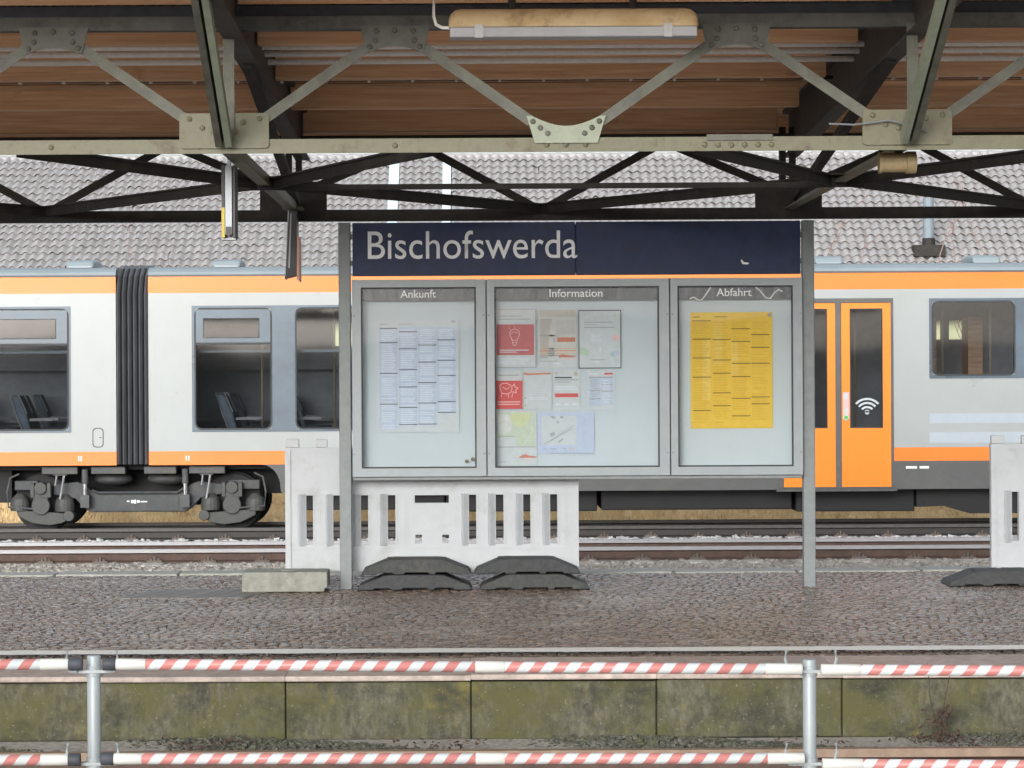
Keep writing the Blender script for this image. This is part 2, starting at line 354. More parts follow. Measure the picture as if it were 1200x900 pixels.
def text_mesh(txt, x0, x1, z0, zcap, y, mat, name, parent, off=0.0, thick=.002):
    cu = bpy.data.curves.new('t', 'FONT'); cu.body = txt; cu.size = 1; cu.extrude = 0; cu.offset = off; cu.resolution_u = 6
    to = bpy.data.objects.new('t', cu); COL.objects.link(to); bpy.context.view_layer.update()
    me = bpy.data.meshes.new_from_object(to.evaluated_get(bpy.context.evaluated_depsgraph_get()))
    bpy.data.objects.remove(to)
    xs = [v.co.x for v in me.vertices]; a, b = min(xs), max(xs)
    cap = max(v.co.y for v in me.vertices)
    pp = wpos(parent)
    for v in me.vertices:
        X, Z = v.co.x, v.co.y
        v.co = (x0+(X-a)/(b-a)*(x1-x0)-pp.x, y-pp.y, z0+Z/cap*(zcap-z0)-pp.z)
    me.materials.clear(); me.materials.append(mat); me.name = name
    o = bpy.data.objects.new(name, me); COL.objects.link(o); o.parent = parent
    return o

# ================================================================== SETTING
g = MB(); g.quad((-600,-300,-1.2),(600,-300,-1.2),(600,1500,-1.2),(-600,1500,-1.2))
tag(g.build('ground', m_ground), kind='structure')

eb = MB(); n = 80  # unseen mound added behind the camera to shape sky reflections in the glass
for i in range(n):
    x0, x1 = -120+240*i/n, -120+240*(i+1)/n; h = lambda x: 2.9+.35*math.sin(x*.31)+.25*math.sin(x*.83)
    eb.quad((x0,-34,h(x0)),(x0,-30,-1.25),(x1,-30,-1.25),(x1,-34,h(x1))); eb.quad((x0,-60,-1.25),(x0,-34,h(x0)),(x1,-34,h(x1)),(x1,-60,-1.25))
tag(eb.build('reflection_mound', m_ground), kind='structure')
# ---- island platform: body, cobbles, copings, line, facing slabs
YN, YF = 15.05, 23.05
b = MB(); b.box(-9, 9.6, YN+.12, YF-.02, -1.19, -.035)
plat = tag(b.build('platform', m_mortar), kind='structure')
# cobbles: one mesh of separate domed stones
def cobbles(x0, x1, y0, y1, sz):
    mb = MB(); y = y0; r = 0
    while y < y1:
        dy = sz*random.uniform(.88, 1.1); x = x0 + random.uniform(-sz, 0)
        while x < x1:
            dx = sz*random.uniform(.85, 1.35); h = random.gauss(0, .0013); gpx = .0025
            tx = random.gauss(0, .022); ty = random.gauss(0, .03)
            xa, xb, ya, yb = x+gpx, x+dx-gpx, y+gpx+random.uniform(-.008,.008), y+dy-gpx+random.uniform(-.008,.008)
            xc, yc = (xa+xb)/2, (ya+yb)/2
            rings = []
            for k, (ins, z) in enumerate(((0, -.034), (.002, -.005), (.010, 0))):
                n = len(mb.v); rings.append(n)
                for px, py in ((xa+ins,ya+ins),(xb-ins,ya+ins),(xb-ins,yb-ins),(xa+ins,yb-ins)):
                    jx, jy = random.uniform(-.004,.004), random.uniform(-.004,.004)
                    mb.v.append((px+jx, py+jy, z + (h + tx*(px-xc) + ty*(py-yc) if k else 0)))
            n = len(mb.v); mb.v.append((xc, yc, .002+h))
            for a, c in zip(rings, rings[1:]):
                for i in range(4):
                    j = (i+1) % 4; mb.f.append((a+i, a+j, c+j, c+i)); mb.m.append(0)
            for i in range(4): mb.f.append((rings[2]+i, rings[2]+(i+1) % 4, n)); mb.m.append(0)
            x += dx
        y += dy
    return mb
c = cobbles(-6.0, 6.6, 15.95, YF-.34, .062).build('cobbles', m_cobble, plat, smooth=True); c['kind'] = 'stuff'
# painted line on the coping, coping stones, far coping
cp = MB(); cp.box(-.497, .497, -.46, .46, -.03, .0)
cps = cp.build('coping_stone', m_coping, plat, bevel=.008); cps.location = (-6.2, YN+.44, .004)
xj0 = PX(118, 218.8, 825)
for i in range(13):
    x = xj0 + .992*(i-5) + .496
    o = cps if i == 0 else dup(cps, plat)
    o.location = (x, YN+.44+random.uniform(-.006,.006), .002+random.uniform(-.004,.004))
ln = MB(); n = 120
for i in range(n):
    xa, xb = -6.3+13*i/n, -6.3+13*(i+1)/n
    def e(x): return .008*math.sin(x*7.3)+.006*math.sin(x*19)+.005*math.sin(x*41)
    ln.quad((xa,16.06+e(xa),.022),(xb,16.06+e(xb),.022),(xb,16.30+e(xb+3),.022),(xa,16.30+e(xa+3),.022))
tag(ln.build('edge_line', m_line, plat))
fc = MB(); fc.box(-.49, .49, -.16, .16, -.12, 0)
fcs = fc.build('coping_stone', m_coping_far, plat, bevel=.01); fcs.location = (-7, YF-.16, .012)
for i in range(15):
    o = fcs if i == 0 else dup(fcs, plat); o.location = (-6.9+i, YF-.165, .012+random.uniform(-.004,.004))
# a few larger pale slabs laid obliquely by the grey foot
ps = MB(); ps.prism([(-.11,-.0),(.09,-.0),(.09,.0)], 0, 0) if False else None
for i in range(7):
    q = MB(); x = -2.62+i*.135; y0, y1 = 20.35, 21.15; sh = .22
    q.v = [(x,y0,-.02),(x+.128,y0,-.02),(x+.128+sh,y1,-.02),(x+sh,y1,-.02),(x,y0,.006),(x+.128,y0,.006),(x+.128+sh,y1,.006),(x+sh,y1,.006)]
    q.f = [(0,3,2,1),(4,5,6,7),(0,1,5,4),(1,2,6,5),(2,3,7,6),(3,0,4,7)]; q.m = [0]*6
    q.build('paving_slab', m_pslab, plat, bevel=.006)
# mossy facing slabs under the coping, each slab its own
ws = MB(); ws.box(-.4925, .4925, 0, .10, -.345, -.034)
wsl = ws.build('facing_slab', m_moss, plat, bevel=.007)
for i in range(13):
    x = xj0 + .992*(i-5) + .496
    o = wsl if i == 0 else dup(wsl, plat); o.location = (x, YN+.012+random.uniform(-.008,.008), random.uniform(-.004,.004)); o.rotation_euler = (0, random.uniform(-.003,.003), random.uniform(-.004,.004))
tp = MB()
# slab tops are hidden by the coping lip; base ledge of old concrete below them
lb = MB()
n = 90
for i in range(n):
    pass
jm = MB(); jm.box(-7, 7.4, YN+.045, YN+.118, -.34, -.04); jm.build('joint_mortar', m_moss, plat)
ledge = MB(); ledge.box(-7, 7.4, YN-.12, YN+.16, -.5, -.352)
ledge.build('wall_footing', m_conc, plat, bevel=.02)

def stones(x0, x1, y0, y1, z, n, smin, smax, flatness=.7, keep=None):
    mb = MB()
    base = [(-1,-1,-1),(1,-1,-1),(1,1,-1),(-1,1,-1),(-1,-1,1),(1,-1,1),(1,1,1),(-1,1,1)]
    fs = ((0,3,2,1),(4,5,6,7),(0,1,5,4),(1,2,6,5),(2,3,7,6),(3,0,4,7))
    for _ in range(n):
        x, y = random.uniform(x0, x1), random.uniform(y0, y1)
        if keep and not keep(x, y): continue
        s = random.uniform(smin, smax)/2; a = random.uniform(0, 6.28); ca, sa = math.cos(a), math.sin(a); k = len(mb.v)
        zz = (z(x, y) if callable(z) else z) + random.uniform(-.2, .6)*s
        for bx, by, bz in base:
            px, py, pz = bx*s*random.uniform(.55,1.05), by*s*random.uniform(.5,.9), bz*s*flatness*random.uniform(.5,1)
            mb.v.append((x+px*ca-py*sa, y+px*sa+py*ca, zz+pz+px*.3*math.sin(a*3)))
        for f in fs: mb.f.append(tuple(k+i for i in f)); mb.m.append(0)
    return mb
# rubble between the near track and the platform wall
bed = MB(); bed.quad((-8,13.2,-.47),(8,13.2,-.47),(8,14.16,-.47),(-8,14.16,-.47)); bed.quad((-8,14.24,-.36),(8,14.24,-.36),(8,14.98,-.335),(-8,14.98,-.335))
bed.box(-8, 8, 9, 13.2, -1.19, -.47)
tag(bed.build('near_track_bed', m_ballast_bed), kind='structure')
m_rubble = M('mossy_rubble', (.07,.075,.055), .85, var=.4, scale=24, col2=(.16,.16,.13), dirt=(.09,.10,.04), dscale=3)
tag(stones(-5, 5, 14.27, 15.0, lambda x, y: -.345+.02*math.sin(x*3+y*5), 9000, .010, .034).build('gravel', m_rubble), kind='stuff')
lv = MB()
for _ in range(260):
    x, y = random.gauss(PX(random.choice((230,243,1108,1120,1098,520,960)), 225, 870), .12), random.uniform(14.45, 14.85); a = random.uniform(0,6.28); s = random.uniform(.008,.022)
    z = -.325+random.uniform(0,.025); dx, dy = s*math.cos(a), s*math.sin(a)
    lv.quad((x-dx,y-dy,z),(x+dy*.5,y-dx*.5,z+random.uniform(-.01,.015)),(x+dx,y+dy,z+random.uniform(0,.02)),(x-dy*.5,y+dx*.5,z))
tag(lv.build('fallen_leaves', m_leaf), kind='stuff')

# ---- tracks
def rail_profile(yc, zt, h=.16):
    pts = [(-.036,0),(.036,0),(.036,-.042),(.010,-.058),(.010,-h+.03),(.07,-h+.012),(.07,-h),(-.07,-h),(-.07,-h+.012),(-.010,-h+.03),(-.010,-.058),(-.036,-.042)]
    return [(yc+a, zt+b_) for a, b_ in pts]
def rail_mesh(yc, zt, x0, x1, mats, ylow=True):
    mb = MB(); pts = rail_profile(yc, zt); mb.prismx(pts[::-1], x0, x1)
    k = len(pts)
    # polished running surface and head flanks get slot 1
    for fi, f in enumerate(mb.f):
        zs = [mb.v[i][2] for i in f]
        if len(f) == 4 and min(zs) > zt-.0425: mb.m[fi] = 1
    return mb
def track(y_near, zt, label, x0, x1, xoff, sp, sleep_mat, head, web):
    t = thing('railway_track', ((x0+x1)/2, y_near+.75, zt-.17), label, 'track')
    for yc in (y_near, y_near+1.5):
        rail_mesh(yc, zt, x0, x1, None).build('rail', [web, head], t)
    slm = MB(); slm.prism([(-.13,-.20),(.13,-.20),(.115,-.0),(-.115,-.0)], -1.25, 1.25)
    cl = MB(); cl.box(-.09, .09, -.035, .035, 0, .028); cl.tube([(0,0,.02),(0,0,.075)], .018, 6); cl.box(-.055,-.03,-.02,.02,.02,.05); cl.box(.03,.055,-.02,.02,.02,.05)
    clm = cl.mesh('rail_clip', [m_clip])
    sl0 = cl0 = None; i = 0; x = xoff - math.floor((xoff-x0)/sp)*sp
    base = wpos(t)
    while x < x1:
        if sl0 is None: o = sl0 = slm.build('sleeper', sleep_mat, t, origin=(0,0,0), bevel=.012)
        else: o = dup(sl0, t)
        for yy in (-.85, -.65, .65, .85):
            c_ = bpy.data.objects.new('rail_clip', clm); COL.objects.link(c_); c_.parent = o; c_.location = (0, yy, 0)
        o.location = Vector((x+random.uniform(-.008,.008), y_near+.75, zt-.155+random.uniform(-.006,.004))) - base
        x += sp
    return t
ZR = -.45
track(33.57, ZR, 'empty rail track between the island platform and the orange train', -9, 9.5, PX(1014, 100, 650), .645, m_sleeper, m_rail_top, m_rail_rust)
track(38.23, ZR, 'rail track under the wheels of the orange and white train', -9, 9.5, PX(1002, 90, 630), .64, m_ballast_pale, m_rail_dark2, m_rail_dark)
nt_ = thing('railway_track', (0, 13.45, -.45), 'rust brown rail sunk in rubble below the mossy platform wall', 'track')
rail_mesh(14.2, -.289, -8, 8, None).build('rail', [m_rail_rust, m_rail_old], nt_)
rail_mesh(12.7, -.289, -8, 8, None).build('rail', [m_rail_rust, m_rail_old], nt_)
bd = MB(); bd.prismx([(YF+.02,-1.19),(42.2,-1.19),(41.0,-.645),(YF+.02,-.645)][::-1], -14, 15)
tag(bd.build('ballast_bed', m_ballast_bed), kind='structure')
tag(stones(-6.5, 7.5, 31.4, 33.5, -.635, 8500, .03, .075).build('ballast', m_ballast), kind='stuff')
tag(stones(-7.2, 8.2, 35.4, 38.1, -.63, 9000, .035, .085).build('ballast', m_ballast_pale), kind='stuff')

# ---- dry grass bank behind the train
BY0 = 46.5
def bank_z(x, y):
    t = (y-BY0)
    h = -1.2 + .40*min(t, 2.2) + .06*max(0, t-2.2) + .16*math.sin(x*.9+1.3) + .13*math.sin(x*2.1+.4)*math.sin(y*1.7) + .07*math.sin(x*5.3+y*3)
    return h
gb = MB(); nx, ny = 150, 14
for i in range(nx+1):
    for j in range(ny+1):
        x, y = -12+26*i/nx, BY0+8*j/ny; gb.v.append((x, y, bank_z(x, y)+random.uniform(-.015,.015)))
for i in range(nx):
    for j in range(ny):
        a = i*(ny+1)+j; gb.f.append((a, a+ny+1, a+ny+2, a+1)); gb.m.append(0)
tag(gb.build('grass_bank', m_straw, smooth=True), kind='structure')
gr = MB()
for _ in range(26000):
    x, y = random.uniform(-9.5, 11), random.uniform(BY0, BY0+3.4); z = bank_z(x, y)
    h = random.uniform(.06, .2) * (1.5 if math.sin(x*2.7)+math.sin(x*6.1+1) > .9 else 1); a = random.uniform(0, 6.28); l = random.uniform(.1, .9)*h; wd = .011
    gr.poly([(x-wd, y, z-.01), (x+wd, y, z-.01), (x+l*math.cos(a), y+l*math.sin(a)*.5, z+h)])
tag(gr.build('dry_grass', m_straw2), kind='stuff')

# ================================================================== SHED WITH TILED ROOF (far behind the train)
YE, ZE, PITCH = 63.0, 2.9, R(32)
shed = thing('shed', (1, 66, -1.2), 'long low shed with grey pantiled roof and pale yellow wall behind the train', 'building')
def roof_pt(x, d, up=0): return (x, YE + d*math.cos(PITCH) - up*math.sin(PITCH), ZE + d*math.sin(PITCH) + up*math.cos(PITCH))
SL = 7.75
wl = MB(); wl.box(-18, 20, YE+.55, YE+.85, -1.2, ZE+.34)
wl.build('wall', m_shed, shed)
rf = MB()
a, b_, c_, d_ = roof_pt(-19,0,-.03), roof_pt(21,0,-.03), roof_pt(21,SL,-.03), roof_pt(-19,SL,-.03)
a2, b2, c2, d2 = roof_pt(-19,0,-.13), roof_pt(21,0,-.13), roof_pt(21,SL,-.13), roof_pt(-19,SL,-.13)
rf.quad(a,b_,c_,d_); rf.quad(d2,c2,b2,a2); rf.quad(a2,b2,b_,a); rf.quad(d_,c_,c2,d2); rf.quad(a2,a,d_,d2); rf.quad(b_,b2,c2,c_)
roof = rf.build('roof', m_tile_bed, shed)
TW, TL, TP = .212, .40, .322
SEG = 8
def tile_geom():
    mb = MB(); prof = []
    for i in range(SEG+1):
        t = i/SEG; prof.append((t*TW*1.04 - TW/2, .031*math.sin(2*math.pi*t-.6)))
    for i in range(SEG):
        (x0, z0), (x1, z1) = prof[i], prof[i+1]
        f0, f1 = .075, .006      # front edge lifted over the row below
        mb.quad((x0,0,z0+f0),(x1,0,z1+f0),(x1,TL,z1+f1),(x0,TL,z0+f1)); mb.quad((x0,.004,z0+f0-.022),(x1,.004,z1+f0-.022),(x1,0,z1+f0),(x0,0,z0+f0))
    return mb
tg = tile_geom(); tmesh = tg.mesh('tile', [m_tile])
strips = [(PX(463, 47.5, 220), .24), (PX(524, 47.5, 220), .20)]
def in_strip(x): return any(abs(x-sx) < sw/2+.05 for sx, sw in strips)
cells = []
rows = int(SL/TP)
for r in range(2, rows):
    d = r*TP; p = roof_pt(0, d); s = 3300/p[1]; v = 440-(p[2]-1.6)*s
    for k in range(-58, 70):
        x = k*TW
        if in_strip(x): continue
        px = 556+x*s
        if not -60 < px < 1260: continue
        vis = (262 < v < 318 and (px < 396 or px > 957)) or (182 < v < 246)
        cells.append((r, x, d, px, v, vis))
pool = [c for c in cells if c[5] and 262 < c[4] < 318 and -8 < c[3] < 1208]
random.shuffle(pool); singles = set((c[0], c[1]) for c in sorted(pool, key=lambda c: -c[4])[:290])
rest = MB(); basep = wpos(shed); first = True
cP, sP = math.cos(PITCH), math.sin(PITCH)
for r, x, d, px, v, vis in cells:
    jx, jz, jr = random.gauss(0, .003), random.gauss(0, .004), random.gauss(0, .018)
    if (r, x) in singles:
        o = bpy.data.objects.new('tile', tmesh); COL.objects.link(o); o.parent = roof
        o.location = Vector(roof_pt(x+jx, d, .02+jz)) - basep; o.rotation_euler = (PITCH, jr*.4, jr)
    else:
        n0 = len(rest.v)
        for vx, vy, vz in tg.v:
            vx2 = vx - jr*vy; vy2 = vy + jr*vx; q = roof_pt(x+jx+vx2, d+vy2, .02+jz+vz); rest.v.append(q)
        rest.f += [tuple(n0+i for i in f) for f in tg.f]; rest.m += tg.m
ro = rest.build('roof_tiles', m_tile, roof, smooth=False); ro['kind'] = 'stuff'
q = MB()
for k in range(100):
    x = -18.5+k*.395; p = roof_pt(x, SL); q.tube([(x,p[1]+.02,p[2]-.03),(x+.40,p[1]+.02,p[2]-.045)], [.13,.115], 10)
q.build('ridge_tiles', m_tile, roof)['kind'] = 'stuff'
for sx, sw in strips:
    q = MB(); q.quad(roof_pt(sx-sw/2, .2, .085), roof_pt(sx+sw/2, .2, .085), roof_pt(sx+sw/2, SL-.3, .085), roof_pt(sx-sw/2, SL-.3, .085))
    q.quad(roof_pt(sx-sw/2, .2, 0), roof_pt(sx-sw/2, .2, .085), roof_pt(sx-sw/2, SL-.3, .085), roof_pt(sx-sw/2, SL-.3, 0))
    q.quad(roof_pt(sx+sw/2, .2, 0), roof_pt(sx+sw/2, SL-.3, 0), roof_pt(sx+sw/2, SL-.3, .085), roof_pt(sx+sw/2, .2, .085))
    q.build('roof_strip', m_sky_strip, roof)
vp = MB(); vx = PX(1087, 50.5, 290); vy = 65.2; vz = 4.1
vp.tube([(vx,vy,vz),(vx,vy,vz+1.55)], .125, 14); vpo = vp.build('vent_pipe', m_pipe, roof, smooth=False)
q = MB(); q.tube([(vx,vy-.02,vz+.02),(vx,vy-.02,vz+.62)], .15, 14, 0); q.box(vx-.36, vx+.36, vy-.2, vy+.3, vz+.2, vz+.46)
q.build('vent_base', m_black_steel, vpo)

# ================================================================== TRAIN
S = 86.5; TY = 38.15
def tx(x): return PX(x, S)
def tz(v): return 1.6-(v-440)/S
train = thing('train', (tx(155), TY+1.4, ZR), 'articulated white and orange railcar standing on the far track', 'train')
zR, zO1, zO2, zB1, zB0, zo1, zo0, zS = tz(310), tz(321), tz(341.5), tz(356.5), tz(504.5), tz(527), tz(543), tz(576)
xL0, xL1, xR0, xR1 = -9.0, tx(136), tx(174), 9.6
def band_mat(xc, zc):
    if zc > zO1: return 3
    if zc > zO2: return 1
    if zc > zo1: return 0
    if zc > zo0: return 1
    return 2
bands = (zO1, zO2, zo1, zo0)
BODYM = [m_tr_white, m_tr_orange, m_tr_skirt, m_tr_roof]
wz0, wz1 = tz(502), tz(359)
# windows: (x0,x1,z0,z1,hopper)
winL = [(tx(-13), tx(81), wz0, wz1, True), (tx(-140), tx(-46), wz0, wz1, True)]
winR = [(tx(228), tx(319), wz0, wz1, True), (tx(346), tx(437), wz0, wz1, False), (tx(464), tx(555), wz0, wz1, True), (tx(582), tx(673), wz0, wz1, True), (tx(700), tx(791), wz0, wz1, True),
        (tx(1092), tx(1190), tz(443.5), tz(355.5), False), (tx(1216), tx(1314), tz(443.5), tz(355.5), False)]
dx0, dx1, dz0, dz1 = tx(912), tx(1047), tz(574), tz(352)
I = .02
hl = [(a+I, b+I*-1, c+I, d-I) for a, b, c, d, h in winL]
hr = [(a+I, b-I, c+I, d-I) for a, b, c, d, h in winR] + [(dx0, dx1, dz0, dz1)]
arL = tx(330)
q = MB(); q.plate(xL0, xL1, zo0, zO1, TY, TY+.06, hl, zs=bands, mf=band_mat); bl = q.build('carriage_body', BODYM, train)
q = MB(); q.plate(xR0, xR1, zo0, zO1, TY, TY+.06, [(h[0], h[1], max(h[2], zo0), h[3]) for h in hr], zs=bands, mf=band_mat); br = q.build('carriage_body', BODYM, train)
for x0, x1, hl_, par in ((xL0, xL1, 'L', bl), (xR0, xR1, 'R', br)):
    prof = [(0,zO1+.001),(.02,zO1+.05),(.07,zO1+.09),(.2,zO1+.115),(.6,zO1+.135),(1.4,zO1+.15),(2.2,zO1+.135),(2.62,zO1+.115),(2.76,zO1+.08),(2.8,zO1)]
    q = MB(); q.prismx([(TY+a, b_) for a, b_ in prof][::-1], x0, x1); q.build('roof', m_tr_roof, par)
    # drip rail
    q = MB(); q.box(x0, x1, TY-.012, TY-.001, zO1-.012, zO1+.012); q.build('drip_rail', m_tr_skirt, par)
    # far side wall with window openings, floor, ceiling, end wall
    hs_ = []
    if hl_ == 'R':
        hs_ = [(tx(292), tx(309), tz(394), tz(373)), (tx(381), tx(404), tz(402), tz(373)), (tx(1128), tx(1142), tz(398), tz(374)), (tx(1152), tx(1169), tz(398), tz(374))]
    q = MB(); q.plate(x0, x1, .43, zO1, TY+2.72, TY+2.8, hs_); q.build('far_side_wall', m_int_wall, par)
    q = MB(); q.box(x0, x1, TY+.062, TY+2.7, .42, .50); q.build('floor', m_int_wall, par)
    q = MB(); q.box(x0, x1, TY+.062, TY+2.7, zO2-.06, zO2+.0); q.build('ceiling_panel', m_int_light, par)
    q = MB(); xe = x1 if hl_ == 'L' else x0; q.box(min(xe, xe+(-.08 if hl_ == 'L' else .08)), max(xe, xe+(-.08 if hl_ == 'L' else .08)), TY+.062, TY+2.7, .505, zO2-.07); q.build('end_wall', m_int_wall, par)
# skirt with wheel arch
def arc(cx, cz, rx, rz, a0, a1, k=8): return [(cx+rx*math.cos(R(a0+(a1-a0)*i/k)), cz+rz*math.sin(R(a0+(a1-a0)*i/k))) for i in range(k+1)]
sk = MB(); sk.prism([(xR1, zS), (xR1, zo0-.001), (tx(306), zo0-.001)] + arc(tx(306), zo0-.32, tx(328)-tx(306), .318, 90, 0, 8) + [(tx(329), zS)], TY+.004, TY+.05)
sko = sk.build('skirt', m_tr_skirt, train)
q = MB(); q.box(tx(-300), tx(6), TY+.5, TY+2.4, tz(588), zo0-.01); q.build('equipment_box', m_under, train)
# sloped dark apron under the orange line on the door side, small white marks
q = MB(); q.box(tx(1061), tx(1074), TY-.0005, TY+.003, tz(552), tz(549)); q.box(tx(1077), tx(1088), TY-.0005, TY+.003, tz(552), tz(549)); q.build('marking', m_letter2, sko)
for xx, par in ((91, bl), (217, br)):
    q = MB(); q.box(tx(xx), tx(xx+1.4), TY-.003, TY-.0005, tz(538), tz(532)); q.box(tx(xx+3), tx(xx+4.4), TY-.003, TY-.0005, tz(538), tz(532)); q.build('marking', m_letter2, par)
# hatch outline
q = MB(); ring(q, rrect(tx(108), tx(121), tz(522), tz(499), .05), rrect(tx(109), tx(120), tz(521), tz(500), .045), TY-.004, TY); q.box(tx(116), tx(118.5), TY-.006, TY-.001, tz(511), tz(510)); q.build('hatch', m_under_grey, bl)
# pale printed strips right of the door
q = MB(); q.box(tx(1089), xR1, TY-.003, TY-.0005, tz(499), tz(487.5)); q.box(tx(1089), xR1, TY-.003, TY-.0005, tz(522), tz(509.5)); q.build('pale_strip', m_pale_strip, br)
# blue-grey window bands
def bandpart(x0, x1, z0, z1, wins, par):
    hs2 = [(a+.012, b_-.012, c+.012, d-.012) for a, b_, c, d, h in wins]
    q = MB(); q.plate(x0, x1, z0, z1, TY-.010, TY-.001, hs2); return q.build('window_band', m_tr_band, par)
bandpart(xL0, tx(83), zB0, zB1, winL, bl)
bandpart(tx(225), tx(793), zB0, zB1, winR[:5], br)
bandpart(tx(1089), xR1, tz(446.5), tz(352.5), winR[5:], br)
def window(wd, par, rr=.10):
    a, b_, c, d, hop = wd
    q = MB(); ring(q, rrect(a, b_, c, d, rr), rrect(a+.022, b_-.022, c+.022, d-.022, rr-.02), TY-.018, TY+.03)
    # corner fillets behind the gasket
    o = q.build('window', m_frame_dark, par)
    zs_ = c+(d-c)*.715
    q = MB(); q.poly([(p[0], TY-.011, p[1]) for p in rrect(a+.02, b_-.02, c+.02, d-.02, rr-.02)]); o2 = q.build('pane', m_train_glass, par)
    if hop:
        q = MB(); q.plate(a+.023, b_-.023, zs_, d-.024, TY-.019, TY-.012, [(a+.12, b_-.17, zs_+.06, d-.14)]); q.build('hopper_frame', m_tr_band, par)
        q = MB(); ring(q, [(a+.12,zs_+.06),(b_-.17,zs_+.06),(b_-.17,d-.14),(a+.12,d-.14)], [(a+.13,zs_+.07),(b_-.18,zs_+.07),(b_-.18,d-.15),(a+.13,d-.15)], TY-.022, TY-.0125); q.box(a+.023, b_-.023, TY-.02, TY-.012, zs_-.03, zs_-.001); q.build('hopper_gasket', m_frame_dark, par)
for wd in winL: window(wd, bl)
for wd in winR: window(wd, br)
# interior: seats, poles, luggage rack
def seat(xc, face, yc, par):
    q = MB(); f = face; xb = xc - f*.2
    q.box(xc-.22, xc+.22, yc-.22, yc+.22, .78, .90)
    q.prism([(xb-f*.02,.86),(xb+f*.08,.86),(xb+f*.02,1.10),(xb-f*.10,1.36),(xb-f*.20,1.36),(xb-f*.12,1.08)], yc-.21, yc+.21)
    q.build('seat', m_int_blue, par, bevel=.03)
    q = MB(); q.tube([(xb-f*.04,yc-.215,.88),(xb-f*.13,yc-.215,1.10),(xb-f*.215,yc-.215,1.38),(xb-f*.10,yc-.215,1.385),(xb+f*.02,yc-.215,1.12)], .009, 6)
    q.bar((xb+f*.06,yc-.23,1.03),(xb+f*.38,yc-.23,1.03), .03, .035); q.build('seat_trim', m_int_light, par)
for par, xa, xb_ in ((bl, tx(-100), tx(118)), (br, tx(215), tx(860))):
    k = 0; x = xa
    while x < xb_:
        for yc in (TY+.45, TY+.95, TY+2.3): seat(x, 1, yc, par)
        x += .83; k += 1
for k in range(3): seat(tx(1110)+k*.75, 1, TY+2.3, br)
for par, x0, x1 in ((bl, xL0+.1, xL1-.2), (br, xR0+.2, tx(880))):
    q = MB(); q.box(x0, x1, TY+.25, TY+.62, 1.93, 1.97); q.build('luggage_rack', m_tr_roof, par)
    q = MB(); q.box(x0, x1, TY+2.5, TY+2.7, 1.70, 1.76); q.box(x0, x1, TY+2.6, TY+2.71, .95, .99); q.build('handrail', m_int_light, par)
q = MB()
for x in (tx(387), tx(300), tx(960), tx(1015), tx(1120), tx(1178)): q.tube([(x, TY+1.1, .50), (x, TY+1.1, 2.6)], .018, 8)
q.build('grab_pole', m_pole_in, br)
q = MB(); q.box(tx(1000), tx(1014), TY+2.3, TY+2.7, .505, 2.35); q.box(tx(930), tx(945), TY+2.3, TY+2.7, .505, 2.35); q.box(tx(1100), tx(1126), TY+2.0, TY+2.69, .505, 2.4); q.box(tx(1168), tx(1186), TY+2.2, TY+2.69, .505, 2.4); q.build('partition', m_wood_dark, br)
# double door
q = MB(); q.plate(dx0, dx1, dz0, dz1, TY-.012, TY+.05, [(tx(917), tx(979), tz(573.5), tz(357)), (tx(985.5), tx(1044), tz(573.5), tz(357))])
q.build('door_frame', m_tr_skirt, br)
for i, (a, b_, ga, gb_) in enumerate(((tx(918), tx(979), tz(571), tz(357)), (tx(986), tx(1044), tz(571), tz(357)))):
    pass
def leaf(a, b_, ga, gb_, button):
    q = MB(); q.plate(a, b_, tz(573), tz(357.5), TY+.002, TY+.04, [(ga, gb_, tz(504), tz(364))])
    d = q.build('door', m_tr_orange_d, br)
    q = MB(); ring(q, [(ga,tz(504)),(gb_,tz(504)),(gb_,tz(364)),(ga,tz(364))], [(ga+.012,tz(504)+.012),(gb_-.012,tz(504)+.012),(gb_-.012,tz(364)-.012),(ga+.012,tz(364)-.012)], TY-.004, TY+.03); q.build('door_gasket', m_frame_dark, br)
    q = MB(); q.quad((ga+.01,TY+.006,tz(504)+.01),(gb_-.01,TY+.006,tz(504)+.01),(gb_-.01,TY+.006,tz(364)-.01),(ga+.01,TY+.006,tz(364)-.01)); q.build('door_pane', m_train_glass, br)
    if button:
        x0 = tx(288); 
        q = MB(); q.box(tx(987.5), tx(995), TY-.006, TY+.001, tz(489), tz(462)); q.build('door_sticker', P['pink'], br)
        q = MB(); q.box(tx(989), tx(993.5), TY-.008, TY-.006, tz(470), tz(464)); q.box(tx(989), tx(993.5), TY-.008, TY-.006, tz(486), tz(481)); q.build('sticker_print', P['white'], br)
        q = MB(); q.tube([(tx(991),TY-.02,tz(491.5)),(tx(991),TY+.0,tz(491.5))], .042, 14); q.build('door_button', P['white'], br)
        q = MB(); q.tube([(tx(991),TY-.026,tz(491.5)),(tx(991),TY-.021,tz(491.5))], .026, 12); q.build('button_light', P['green'], br)
        # wireless symbol: dot and three arcs
        cx, cz = tx(1016), tz(486); q = MB(); k0 = 10
        q.prism([(cx+.03*math.cos(t), cz+.026*math.sin(t)) for t in [2*math.pi*i/10 for i in range(10)]], TY+.0015, TY+.0045)
        q.box(cx-.028, cx+.028, TY+.0015, TY+.0045, cz+.0, cz+.034)
        for r_ in (.095, .15, .205):
            A = arc(cx, cz-.02, r_+.014, r_+.014, 42, 138, k0); B = arc(cx, cz-.02, r_-.014, r_-.014, 42, 138, k0)
            for i in range(k0): q.quad((A[i][0],TY+.002,A[i][1]),(A[i+1][0],TY+.002,A[i+1][1]),(B[i+1][0],TY+.002,B[i+1][1]),(B[i][0],TY+.002,B[i][1]))
        q.build('wireless_symbol', P['white'], br)
leaf(tx(918), tx(979), tx(930), tx(969.5), False)
leaf(tx(986), tx(1044), tx(996), tx(1034.5), True)
